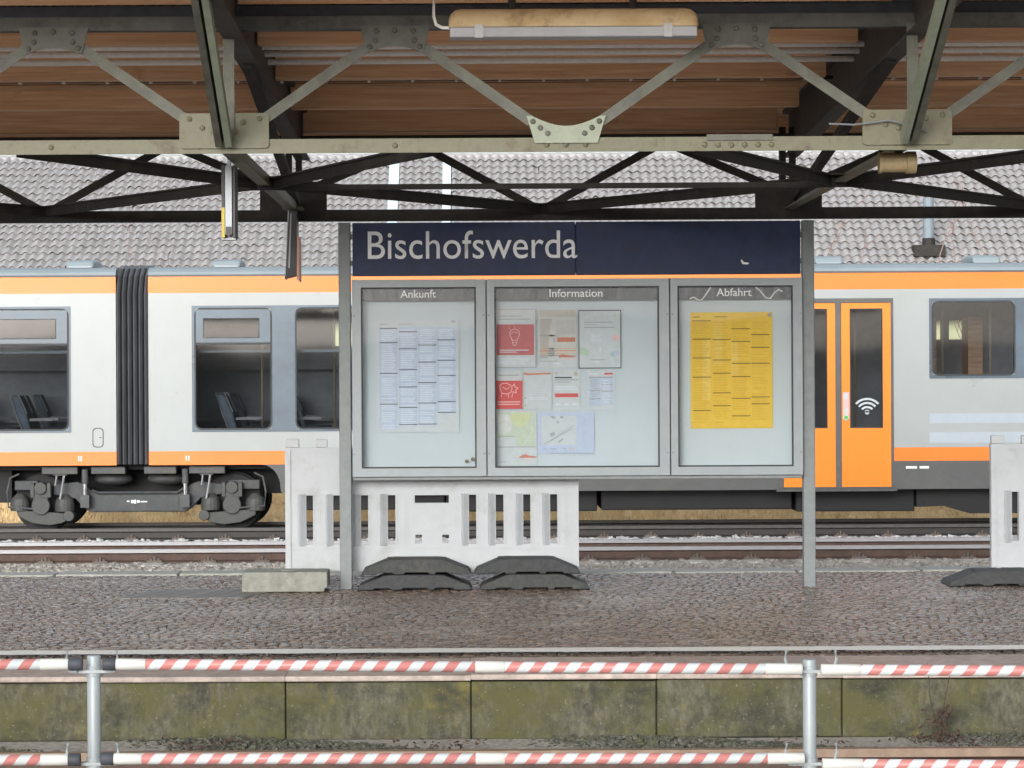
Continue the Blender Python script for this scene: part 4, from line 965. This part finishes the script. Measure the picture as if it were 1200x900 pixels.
# posters: every sheet a thing, print laid on it as flat pieces
YP = YFc + .094
def sheet(name, label, x0, x1, v0, v1, base, items, cat='poster', layer=0):
    y = YP-.004*layer; keys = []; mb = MB()
    def mi(k):
        if k not in keys: keys.append(k)
        return keys.index(k)
    mb.box(bx_(x0), bx_(x1), y, y+.0025, bz(v1), bz(v0), mi(base))
    for it in items:
        lay = .0004
        if it[0] == 'r':
            _, a, e, t, b_, k = it[:6]; lay = it[6]*.0004 if len(it) > 6 else .0004
            mb.quad((bx_(a),y-lay,bz(b_)),(bx_(e),y-lay,bz(b_)),(bx_(e),y-lay,bz(t)),(bx_(a),y-lay,bz(t)), mi(k))
        elif it[0] == 'p':
            _, pts, k = it[:3]; lay = (it[3] if len(it) > 3 else 3)*.0004
            pp = [(bx_(p[0]), bz(p[1])) for p in pts]
            ar = sum(pp[i][0]*pp[(i+1)%len(pp)][1]-pp[(i+1)%len(pp)][0]*pp[i][1] for i in range(len(pp)))
            if ar < 0: pp = pp[::-1]
            mb.poly([(p[0],y-lay,p[1]) for p in pp], mi(k))
        elif it[0] == 'l':
            _, pts, w_, k = it
            for (xa, va), (xb2, vb) in zip(pts, pts[1:]):
                dx, dv = xb2-xa, vb-va; L_ = math.hypot(dx, dv) or 1; nx_, nv = -dv/L_*w_/2, dx/L_*w_/2
                pp = [(xa+nx_,va+nv),(xb2+nx_,vb+nv),(xb2-nx_,vb-nv),(xa-nx_,va-nv)]
                mb.poly([(bx_(p[0]),y-.0016,bz(p[1])) for p in pp], mi(k))
    o = mb.build(name, [P[k] for k in keys])
    c_ = Vector((bx_((x0+x1)/2), y, bz(v1))); 
    for v in o.data.vertices: v.co -= c_
    o.location = c_
    return tag(o, label, cat)
def circ(cx, cv, r, k=14, ry=None): return [(cx+r*math.cos(2*math.pi*i/k), cv+(ry or r)*math.sin(2*math.pi*i/k)) for i in range(k)]
def textlines(x0, x1, v0, v1, step, k, w_=.5, ragged=.25, lay=2):
    out = []; v = v0
    while v < v1:
        if random.random() > .08: out.append(('r', x0, x0+(x1-x0)*(1-random.random()*ragged), v, v+w_, k, lay))
        v += step
    return out
# arrivals timetable
it = []
cols = [(445, 466), (467.5, 489), (490, 511.5), (512.5, 534)]
seps = [[384.5, 401, 437, 473], [388.5, 408.5, 432.8, 453, 477, 497], [404, 424, 448, 472, 496.5], [398, 422, 440, 470.5, 483]]
bot = [502, 497.5, 497, 483]
for (a, e), sp, bt in zip(cols, seps, bot):
    it.append(('r', a, e, 383, bt+1, 'pale_blue', 1)); it += textlines(a+2, e-1.5, 386, bt, 2.1, 'pale_line', .8, .3)
    it += [('r', a, e, v-.45, v+.45, 'black', 4) for v in sp]
it += [('r', 445, 455, 379, 380, 'grey', 2), ('r', 468, 483, 379, 380, 'grey', 2), ('r', 529, 534, 375.5, 377.5, 'grey', 2)]
sheet('timetable', 'white arrivals timetable with four pale blue columns under Ankunft', 440, 538, 374, 506, 'white', it, 'timetable')
# departures timetable, yellow
it = []
cols = [(811.5, 833), (835, 856), (857, 879), (880, 901.5)]
seps = [[377.5, 399, 421, 443.5, 482.5], [399.5, 423.5, 439, 462, 477], [387, 402, 427.5, 443, 468.5, 489], [394, 409, 427.5, 467, 475]]
for (a, e), sp in zip(cols, seps):
    it += textlines(a+1, e-2, 379, 493, 1.9, 'dark_yellow', .8, .25)
    it += [('r', a, e, v-.5, v+.5, 'brown', 4) for v in sp]
it += [('r', 836, 846, 379, 430, 'pale_yellow', 1), ('r', 823, 832, 400, 470, 'pale_yellow', 1), ('r', 857, 865, 402, 442, 'pale_yellow', 1), ('r', 812, 820, 372.5, 373.5, 'brown', 2), ('r', 838, 852, 372.5, 373.3, 'brown', 2), ('r', 812, 826, 496, 497, 'dark_yellow', 2), ('r', 838, 848, 496, 497, 'dark_yellow', 2)]
sheet('timetable', 'yellow departures timetable with brown rules under Abfahrt', 809, 905, 367.5, 503.5, 'yellow', it, 'timetable')
# light-bulb poster
bulb = [(598+.0, 402)]
it = [('r', 582, 626, 380.5, 416.5, 'dull_red', 1), ('r', 584.5, 612, 370.3, 371.3, 'grey', 2), ('r', 584.5, 621, 373.8, 375, 'grey', 2), ('r', 585, 588, 366, 367.8, 'pink', 2),
      ('l', [(600,397.8),(597.6,393),(597.6,389.5),(600,386.8),(603.2,385.8),(606.4,386.8),(608.8,389.5),(608.8,393),(606.4,397.8),(605.6,402.5),(604.6,405),(601.8,405),(600.8,402.5),(600,397.8)], .9, 'pink'),
      ('l', [(599,391.5),(601.5,389.6),(604.8,389.6),(607.5,391.5)], .7, 'pink'), ('l', [(600.6,399),(606,399)], .7, 'pink'), ('l', [(601,401.6),(605.6,401.6)], .7, 'pink'), ('l', [(603.2,382.6),(603.2,384.2)], .7, 'pink'), ('l', [(596.5,384.5),(597.8,386)], .7, 'pink'), ('l', [(609.8,384.5),(608.6,386)], .7, 'pink'),
      ('r', 585.5, 619.5, 410, 411.2, 'white', 2), ('r', 585.5, 606, 412.4, 413.4, 'white', 2)] + textlines(584, 622, 420, 428, 1.6, 'pale_line', .6)
it += [('r', 581.2, 628.6, 362.6, 363.4, 'grey', 2), ('r', 581.2, 628.6, 430.4, 431.4, 'grey', 2), ('r', 627.2, 628.6, 363.4, 430.4, 'grey', 2)]
sheet('poster', 'red poster with a white light bulb drawing', 580.8, 628.8, 362.3, 431.6, 'white', it, layer=1)
# grey-brown poster
it = [('r', 632, 675, 364, 372, 'taupe', 1), ('r', 633, 647, 374, 420, 'taupe', 1), ('p', [(642,420),(645,382),(648,376),(650,382),(649.5,420)], 'light_taupe', 2), ('r', 652, 674, 376, 392, 'mid_grey', 1), ('r', 632, 650, 393, 394.6, 'grey', 2), ('r', 653, 674, 396, 401.3, 'rust', 2), ('r', 648.5, 650.5, 397, 402, 'grey', 3),
      ('r', 632, 675, 408.6, 409.8, 'wood_line', 2), ('r', 632, 675, 411.2, 412.2, 'orange', 2), ('r', 632, 675, 414, 415, 'wood_line', 2), ('r', 632, 675, 416.5, 417.5, 'grey', 2), ('p', [(654,418.6),(658,415.6),(663,416.4),(675,418.6),(674,419.4),(655,419.4)], 'rust', 4), ('r', 632, 676, 419.6, 431, 'white', 1), ('r', 632, 654, 423.4, 424.2, 'grey', 2), ('r', 660, 672, 421, 421.8, 'pink', 2), ('r', 648, 657, 426, 426.8, 'pale_line', 2)]
sheet('poster', 'greyish brown poster with orange streaks next to the light bulb poster', 631, 676.5, 363.5, 431.5, 'light_taupe', it)
# framed white poster
it = [('r', 678, 728, 364, 365.2, 'black', 3), ('r', 678, 728, 431.6, 432.6, 'black', 3), ('r', 678, 679, 365.2, 431.6, 'black', 3), ('r', 727, 728, 365.2, 431.6, 'black', 3), ('r', 684.5, 718, 378, 379, 'grey', 2), ('r', 684.5, 700, 381, 381.8, 'grey', 2), ('r', 684.5, 719.5, 384, 385.2, 'grey', 2),
      ('p', circ(721.8, 397, 3.4), 'pink', 2), ('p', circ(683, 412, 5.5, ry=4.5), 'sage', 2), ('p', circ(687, 414.5, 3.4), 'sage', 3), ('p', circ(718, 416, 3.2), 'teal', 2), ('p', circ(722, 414.5, 3), 'pale_blue', 3), ('p', circ(685.5, 369.5, 1.4), 'mid_grey', 2), ('p', circ(721, 370.5, 1.6), 'sage', 2), ('r', 692, 709, 422, 422.8, 'grey', 2), ('r', 692, 703, 424.5, 425.2, 'pale_line', 2), ('r', 703, 703.8, 407, 413, 'pale_line', 2)]
it += textlines(693, 706, 393, 402, 1.8, 'pale_line', .6)
sheet('poster', 'white poster with thin black border and pastel spots', 677.5, 728.5, 363.6, 433, 'white', it)
# small red poster with line drawing
it = [('r', 581, 612, 446.3, 479.5, 'red', 1), ('r', 583, 608, 439.2, 440.6, 'grey', 2), ('r', 583, 609.5, 470.6, 471.8, 'pink', 2), ('r', 583, 608.5, 473.4, 474.6, 'pink', 2),
      ('l', [(586,456),(585.5,452),(589,449.5),(594,449.5),(598,451.5),(600,455),(598.5,460),(594,462),(588,461),(586,456)], .9, 'pink'), ('l', [(589,454),(593,456.5),(597,454)], .8, 'pink'), ('l', [(600,453),(603,450),(603,453.5),(607,455),(604,457.5),(605,461),(600.5,459)], .9, 'pink'), ('l', [(588,461),(587,466)], .8, 'pink'), ('l', [(595,462),(596,466)], .8, 'pink'), ('l', [(601,460),(599.5,466)], .8, 'pink')]
sheet('poster', 'small red poster with a pink line drawing at the left case edge', 580.8, 612.4, 435, 480, 'white', it, layer=1)
sheet('notice', 'blank cream notice with a red strip along its top', 613.6, 646.5, 434.5, 480, 'light_taupe', [('r', 614.2, 646, 440, 479.5, 'white', 1), ('p', [(614.2,436.6),(619,438),(645,437.2),(645,439),(619,440),(614.2,439.6)], 'rust', 3), ('r', 615, 616, 466.5, 467.6, 'black', 3), ('r', 615, 616, 475, 476, 'black', 3)] + textlines(620, 644, 466, 470, 2, 'pale_line', .6), 'notice')
it = [('r', 650, 653.5, 437, 438.8, 'grey', 2), ('p', circ(674.5, 438.5, 2.7), 'taupe', 3), ('r', 650, 670, 442.3, 443.8, 'black', 2), ('r', 650, 677.5, 445, 446.4, 'grey', 2), ('r', 650, 668.5, 447.8, 449, 'grey', 2), ('r', 650, 677.5, 461.6, 466, 'red', 2)]
it += textlines(650, 677, 453, 459.5, 1.8, 'pale_line', .7, .2) + [('r', 651, 657, 473.6, 475, 'pale_line', 2), ('r', 661, 666, 473.6, 475, 'pale_line', 2), ('r', 670, 676, 473.6, 475, 'pale_line', 2), ('r', 663, 664.4, 468.6, 470, 'pink', 2), ('r', 672, 673.4, 468.6, 470, 'pink', 2)]
sheet('notice', 'white notice with bold heading and a red bar near its middle', 648, 679.5, 434, 481, 'white', it, 'notice')
it = [('r', 690, 703.5, 443.8, 477, 'pale_blue', 1), ('r', 704.5, 718, 443.8, 475, 'pale_blue', 1), ('r', 708, 718, 437.8, 439.8, 'red', 2), ('r', 690, 701, 438.6, 439.4, 'pale_line', 2), ('r', 690, 718, 442.2, 443.8, 'grey', 3), ('r', 690, 703.5, 457.6, 458.8, 'grey', 4), ('r', 690, 703.5, 467.4, 468.6, 'grey', 4), ('r', 704.5, 718, 450.8, 451.8, 'grey', 4), ('r', 704.5, 718, 458.6, 459.8, 'grey', 4)]
it += textlines(692, 702, 446, 476, 1.9, 'grey', .6, .5) + textlines(706, 716, 446, 474, 1.9, 'pale_line', .7, .3)
sheet('notice', 'small timetable notice in two pale blue columns with a red tab', 688, 720, 435, 480, 'white', it, 'notice')
# area map
it = [('r', 582.5, 627, 483.5, 523, 'map_green', 1), ('p', [(599,483.5),(620,483.5),(622,489),(617,496),(610,501),(603,498),(598,491)], 'map_yellow', 2), ('p', [(582.5,486),(596,486),(600,497),(598,505),(590,509),(582.5,507)], 'map_grey', 2), ('r', 582.5, 604, 512.6, 523, 'white', 3), ('r', 583.5, 602, 511, 512, 'grey', 4), ('l', [(582.5,497),(592,494),(601,500),(610,507),(627,510)], .6, 'sage'), ('l', [(625,484),(622,495),(624,505),(612,523)], .6, 'map_grey'), ('l', [(605,502),(604,512),(606,523)], .6, 'sage'), ('r', 582.5, 627, 523.4, 524.6, 'grey', 4), ('r', 585.5, 592, 541, 541.9, 'grey', 2), ('p', [(607.5,536),(611,533.5),(615,532.4),(619,534),(628.5,535.2),(627,536.6),(608,536.8)], 'rust', 3), ('r', 613, 624, 538.6, 539.4, 'pink', 2)] + textlines(583, 600, 514, 522, 1.6, 'pale_line', .5)
sheet('map_sheet', 'pale green and yellow area map at the lower left of the middle case', 581.5, 628.5, 481.5, 546, 'white', it, 'map')
# station plan
it = [('r', 634, 675, 488, 522, 'white', 1), ('l', [(637,521),(672,502)], .8, 'grey'), ('l', [(643,517.6),(672,499)], .8, 'grey'), ('l', [(653,509),(666,499.5)], .6, 'mid_grey'), ('p', [(643.5,508.6),(648.5,506.4),(650.5,510),(645.5,512.4)], 'grey', 4), ('p', [(653,518),(659,514),(660,515.4),(654.5,519)], 'grey', 4), ('p', [(644,488),(650,488.4),(650,491.6),(647,491)], 'grey', 4), ('p', [(655,488.4),(660,488),(659,491.4),(656.6,490.6)], 'grey', 4), ('p', [(651.4,495),(654,493.6),(655.4,495.6),(653,497)], 'grey', 4), ('r', 637, 640, 526, 526.8, 'grey', 2), ('r', 644, 651, 526, 526.8, 'grey', 2), ('r', 659, 663, 525.6, 526.4, 'grey', 2), ('r', 666, 673, 524.6, 527.6, 'mid_grey', 2), ('r', 644, 695, 531.2, 531.8, 'grey', 2)] + textlines(679, 694, 492, 515, 2.0, 'pale_blue', .8, .4)
sheet('station_plan', 'lilac white station plan with grey oblique tracks', 629.5, 696, 484, 532.5, 'lilac', it, 'plan')
# magnets
for i, (x, v, lab) in enumerate(((546.5, 540.5, 'olive round magnet lower left of the pair in the Ankunft case'), (553.3, 538, 'olive round magnet upper right of the pair in the Ankunft case'), (901.5, 371, 'grey round magnet on the top right corner of the yellow timetable'))):
    q = MB(); c_ = (bx_(x), YP-.006, bz(v)); q.tube([(0,-.004,0),(0,.0085 if i < 2 else .001,0)], .015, 12); o = q.build('magnet', m_olive if i < 2 else m_post); o.location = c_; tag(o, lab, 'magnet', 'round magnets in the notice cases')

# ================================================================== WHITE PLASTIC BARRIERS AND FEET
FS = 154.2; FYb = 3300/FS
def fbx(x, y=590): return PX(x, FS, y)
def fbz(v): return 1.6-(v-440)/FS
def barrier(X0, label):
    t = thing('plastic_barrier', (X0, FYb, .02), label, 'barrier', 'white plastic site barriers on the platform')
    ox = X0 - fbx(334)
    X = lambda x: fbx(x)+ox
    slots = [(359,367),(390.5,399),(423,431.5),(454.5,463.5),(549.5,558),(581,590),(613,621.5),(644.5,653)]
    holes = [(X(a), X(e), fbz(637), fbz(579.5)) for a, e in slots] + [(X(486), X(526), fbz(589), fbz(579.8)), (X(486.5), X(494.5), fbz(636), fbz(626)), (X(518), X(526), fbz(636), fbz(626))]
    q = MB(); q.plate(X(334.5), X(678), fbz(668), fbz(523.5), FYb-.028, FYb+.028, holes); body = q.build('panel', m_pl_white, t, bevel=.006)
    for a, e in ((335.5,351),(371,384),(628,641),(661,677)):
        q = MB(); q.box(X(a), X(e), FYb-.024, FYb+.024, fbz(523.4), fbz(513.5)); q.build('top_tab', m_pl_white, t, bevel=.005)
    # rims, ribs and dimples moulded on the front
    q = MB()
    q.box(X(345), X(668), FYb-.0335, FYb-.0285, fbz(530.5), fbz(528)); q.box(X(338), X(674), FYb-.034, FYb-.0285, fbz(642.5), fbz(640)); q.box(X(345), X(668), FYb-.033, FYb-.0285, fbz(578), fbz(576.5))
    q.box(X(334.8), X(341), FYb-.040, FYb-.0285, fbz(667.5), fbz(526)); q.box(X(672), X(677.8), FYb-.040, FYb-.0285, fbz(667.5), fbz(526))
    edges = [341]+[v for s_ in slots[:4] for v in s_]+[549]+[v for s_ in slots[4:] for v in s_]+[672]
    for a, e in slots:
        zl, zh = fbz(638.5), fbz(578); q.quad((X(a-6.5),FYb-.056,zl),(X(a-.6),FYb-.029,zl),(X(a-.6),FYb-.029,zh),(X(a-6.5),FYb-.056,zh)); q.quad((X(a-9),FYb-.029,zl),(X(a-6.5),FYb-.056,zl),(X(a-6.5),FYb-.056,zh),(X(a-9),FYb-.029,zh)); q.poly([(X(a-9),FYb-.029,zh),(X(a-6.5),FYb-.056,zh),(X(a-.6),FYb-.029,zh)]); q.poly([(X(a-9),FYb-.029,zl),(X(a-.6),FYb-.029,zl),(X(a-6.5),FYb-.056,zl)]); q.box(X(e+.8), X(e+2.0), FYb-.036, FYb-.0285, fbz(638), fbz(578.6))
    for xc in (348, 350.5, 375, 378.5, 407, 410.5, 440, 443.5, 474, 477, 533, 537, 567, 570.5, 599, 602, 631, 634, 661, 664): q.box(X(xc), X(xc+.9), FYb-.032, FYb-.0285, fbz(637), fbz(581))
    q.box(X(482), X(530), FYb-.034, FYb-.0285, fbz(594), fbz(592.5)); q.box(X(482), X(530), FYb-.034, FYb-.0285, fbz(622), fbz(621))
    q.build('rib', m_pl_white, t)
    for xc, v in [(375+52*i, 652) for i in range(6)] + [(375, 556), (396, 540.5), (450, 556), (560, 556), (640, 556)]:
        q = MB(); q.tube([(X(xc),FYb-.034,fbz(v)),(X(xc),FYb-.0285,fbz(v))], .018, 12); q.build('dimple', m_pl_white, t)
    for xl in (343, 669):
        q = MB(); q.tube([(X(xl),FYb,.015),(X(xl),FYb,fbz(667))], .022, 10); q.build('leg', m_pl_white, t)
    return t
bar1 = barrier(fbx(334), 'white slotted plastic barrier directly behind the notice board posts')
copy_thing(bar1, (PX(1160, FS, 590), FYb, .02), 'white slotted plastic barrier cut off by the right picture edge')
bar1_x = wpos(bar1)
def rubber_foot(xa, xe, va, vb, s, label, mat, flip=False, depth=.40, group='rubber feet of the plastic barriers', z0=None, notch=True):
    Yf = 3300/s; x0, x1 = PX(xa, s, 680), PX(xe, s, 680); h = .112; zb_ = z0
    t = thing('weight_block', ((x0+x1)/2, Yf+depth/2, zb_), label, 'weight block', group)
    w_ = x1-x0; e = w_*.24
    if not flip: pts = [(x0,zb_),(x0+.02,zb_+.035),(x0+e,zb_+h*.96),(x0+e+.04,zb_+h),(x1-e-.04,zb_+h),(x1-e,zb_+h*.96),(x1-.02,zb_+.035),(x1,zb_)]
    else: pts = [(x0+.01,zb_),(x0+.0,zb_+.035),(x0+e,zb_+h),(x1-e,zb_+h),(x1,zb_+.035),(x1-.01,zb_)]
    if notch:   # feet under the base
        k = [(x1-w_*.16,zb_),(x1-w_*.17,zb_+.014),(x1-w_*.32,zb_+.014),(x1-w_*.33,zb_),(x0+w_*.62,zb_),(x0+w_*.61,zb_+.014),(x0+w_*.40,zb_+.014),(x0+w_*.39,zb_),(x0+w_*.30,zb_),(x0+w_*.29,zb_+.012),(x0+w_*.15,zb_+.012),(x0+w_*.14,zb_)]
        pts = pts + k
    q = MB(); q.prism(pts, Yf, Yf+depth); q.build('foot_body', mat, t, bevel=.008)
    q = MB(); xc = (x0+x1)/2; q.box(xc-w_*.02, xc+w_*.16, Yf-.006, Yf-.001, zb_+.02, zb_+h-.012); q.build('moulded_panel', mat, t)
    q = MB(); q.box(xc-.22, xc-.12, Yf+.14, Yf+.26, zb_+h+.001, zb_+h+.006); q.build('socket_rim', mat, t)
    return t
rubber_foot(418, 553.5, 0, 0, 157.4, 'dark rubber foot at the bottom of the left stack before the barrier', m_rubber_blk, z0=.004)
rubber_foot(423, 552.5, 0, 0, 157.2, 'dusty rubber foot on top of the left stack before the barrier', m_rubber, z0=.118)
rubber_foot(562, 692, 0, 0, 157.4, 'greenish rubber foot at the bottom of the right stack before the barrier', m_rubber, z0=.004)
rubber_foot(555.5, 681, 0, 0, 157.2, 'smooth dark rubber foot on top of the right stack before the barrier', m_rubber_blk, z0=.118)
rubber_foot(1112, 1246, 0, 0, 156.8, 'black rubber foot under the barrier at the right picture edge', m_rubber_blk, z0=.004)
gf = thing('weight_block', (PX(334,157.6,680), 3300/157.6+.2, .004), 'pale grey oblong block foot left of the left board post', 'weight block', 'rubber feet of the plastic barriers')
q = MB(); gx0, gx1, gy = PX(284,158,680), PX(384,158,680), 3300/158.3; q.prism([(gx0,.004),(gx0,.148),(gx0+.02,.152),(gx1-.02,.152),(gx1,.148),(gx1,.03),(gx1-.02,.03),(gx1-.025,.004)], gy, gy+.40); q.build('block', m_foot_grey, gf, bevel=.008)
q = MB(); q.box(gx0+.28, gx0+.40, gy+.15, gy+.25, .1525, .156); q.build('socket_rim', m_foot_grey, gf)

# ================================================================== RED AND WHITE SAFETY RAIL IN FRONT
RS = 300; RY = 3300/RS
def rx(x, y=800): return PX(x, RS, y)
def post(xc, ytop, label):
    x = rx(xc, 800); t = thing('barrier_post', (x, RY, -.77), label, 'post', 'steel posts of the red and white safety rail')
    zt = PZ(ytop, RS, xc)
    q = MB(); q.tube([(x,RY,-.77),(x,RY,zt-.004),(x,RY,zt)], [.0265,.0265,.024], 18); q.build('pole', m_gal, t)
    for f in t.children[0].data.polygons: f.use_smooth = abs(f.normal.z) < .9
    for yy in (786, 894):
        z = PZ(yy, RS, xc); q = MB()
        q.box(x-.085, x+.085, RY-.036, RY-.030, z-.006, z+.006)
        for sg in (-1, 1): q.tube([(x+sg*.06,RY-.05,z),(x+sg*.085,RY-.05,z+.002),(x+sg*.10,RY-.05,z+.05),(x+sg*.095,RY-.05,z+.085)], .006, 6)
        q.tube([(x,RY,z-.02),(x,RY,z+.02)], .031, 16)
        q.build('bracket', m_gal, t)
    return t
post(110, 768, 'galvanised steel post at left carrying the red and white rails')
post(948.5, 772.5, 'galvanised steel post at right carrying the red and white rails')
def rail_bar(xa, ya, xe, ye, segs, label, phase=0):
    # segs: (x start, x end, kind) in photo pixels
    A = Vector((rx(xa), RY-.055, PZ(ya, RS, xa))); E = Vector((rx(xe), RY-.055, PZ(ye, RS, xe)))
    t = thing('barrier_bar', A, label, 'barrier rail', 'red and white striped safety rails')
    L_ = (E-A).length; ang = math.atan2(E.z-A.z, E.x-A.x)
    for i, (s0, s1, kind) in enumerate(segs):
        l0, l1 = (s0-xa)/(xe-xa)*L_, (s1-xa)/(xe-xa)*L_
        r_ = {'stripe': .0215, 'sleeve': .0228, 'plain': .0222, 'cap': .025}[kind]
        q = MB(); q.tube([(l0,0,0),(l0+.001,0,0),(l1-.001,0,0),(l1,0,0)], [r_*.96, r_, r_, r_*.96], 20)
        me = q.mesh('rail_'+kind, [dict(stripe=m_stripe, sleeve=m_sleeve, plain=m_sleeve, cap=m_cap)[kind]])
        for f in me.polygons: f.use_smooth = len(f.vertices) == 4
        o = bpy.data.objects.new({'stripe':'striped_tube','sleeve':'joint_sleeve','plain':'end_tube','cap':'end_cap'}[kind], me); COL.objects.link(o); o.parent = t
        o.rotation_euler = (random.uniform(0, 6.28) if kind == 'stripe' else 0, 0, 0)
    t.rotation_euler = (0, -ang, 0)
    return t
rail_bar(-420, 780, 100, 776.5, [(-420, 50, 'stripe'), (50, 83, 'plain'), (83, 99, 'cap')], 'upper striped rail left of the left post')
rail_bar(123, 776.5, 938, 782.5, [(123, 138, 'cap'), (138, 173, 'plain'), (173, 557, 'stripe'), (557, 591, 'sleeve'), (591, 895, 'stripe'), (895, 938, 'plain')], 'upper striped rail between the two posts')
rail_bar(960, 783, 1480, 786, [(960, 1006, 'plain'), (1006, 1480, 'stripe')], 'upper striped rail right of the right post')
rail_bar(-420, 891, 98, 888, [(-420, 50, 'stripe'), (50, 82, 'plain'), (82, 96, 'cap')], 'lower striped rail left of the left post')
rail_bar(120, 887, 940, 886.5, [(120, 135, 'cap'), (135, 168, 'plain'), (168, 557, 'stripe'), (557, 591, 'sleeve'), (591, 897, 'stripe'), (897, 940, 'plain')], 'lower striped rail between the two posts')
rail_bar(961, 893, 1480, 897, [(961, 1008, 'plain'), (1008, 1480, 'stripe')], 'lower striped rail right of the right post')

# ================================================================== PLANTS
def shrub(x, y, z0, z1, n, label, spread=.5, r0=.02, leaf=0):
    t = thing('bare_shrub', (x, y, z0), label, 'shrub')
    q = MB()
    def grow(p, d, L_, r, lev):
        pts = [p]; 
        for k in range(4):
            d = (d + Vector((random.gauss(0,.16), random.gauss(0,.16), random.gauss(.03,.08)))).normalized(); p = p + d*(L_/4); pts.append(p)
            if lev > 0 and k > 0:
                for _ in range(random.choice((1,1,2))):
                    dd = (d + Vector((random.gauss(0,.7), random.gauss(0,.7), random.uniform(-.1,.5)))).normalized(); grow(p, dd, L_*.45, r*.55, lev-1)
        q.tube(pts, [r, r*.85, r*.7, r*.5, r*.3], 4, cap=False)
    for _ in range(n): grow(Vector((x+random.gauss(0,spread*.4), y+random.gauss(0,.2), z0)), Vector((random.gauss(0,.12), 0, 1)).normalized(), (z1-z0)*random.uniform(.6,1), r0, 2)
    q.build('branches', m_twig, t); return t
shrub(PX(1135,60,270), 55, -1.0, 4.6, 4, 'bare reddish shrub before the tiled roof at right', 1.6, .022)
shrub(PX(1085,69,600), 48.5, -1.0, .1, 9, 'leafless brown bush in the dry grass under the train', .9, .012)
shrub(PX(255,60,290), 55.4, -1.0, 4.0, 2, 'thin bare shrub before the tiled roof at left', 1.2, .016)
wd = thing('dry_weed', (PX(1110,228,872), 14.7, -.35), 'withered brown weed with two thin stems at the mossy wall foot', 'weed')
q = MB(); wx = PX(1110,226,860)
q.tube([(wx+.01,14.9,-.34),(wx-.035,14.93,-.12),(wx-.045,14.94,.06)], [.005,.003,.0015], 5); q.tube([(wx+.02,14.9,-.34),(wx+.045,14.93,-.12),(wx+.085,14.94,.05)], [.005,.003,.0015], 5); q.tube([(wx,14.88,-.34),(wx+.03,14.9,-.22),(wx+.05,14.9,-.15)], [.006,.004,.002], 5); q.build('stem', m_twig_dk, wd)
q = MB()
for _ in range(70):
    h = random.uniform(-.34, -.16); x, y = wx+random.gauss(.01+.15*(h+.34)*.5, .035 if h > -.3 else .09), 14.86+random.gauss(0,.03); a = random.uniform(0,6.28); s_ = random.uniform(.008,.02)
    dx, dz = s_*math.cos(a), s_*math.sin(a); q.quad((x-dx,y,h-dz),(x+dz*.5,y-.006,h-dx*.5),(x+dx,y+.004,h+dz),(x-dz*.5,y-.004,h+dx*.5))
q.build('leaf_cluster', m_leaf, wd)['kind'] = 'stuff'
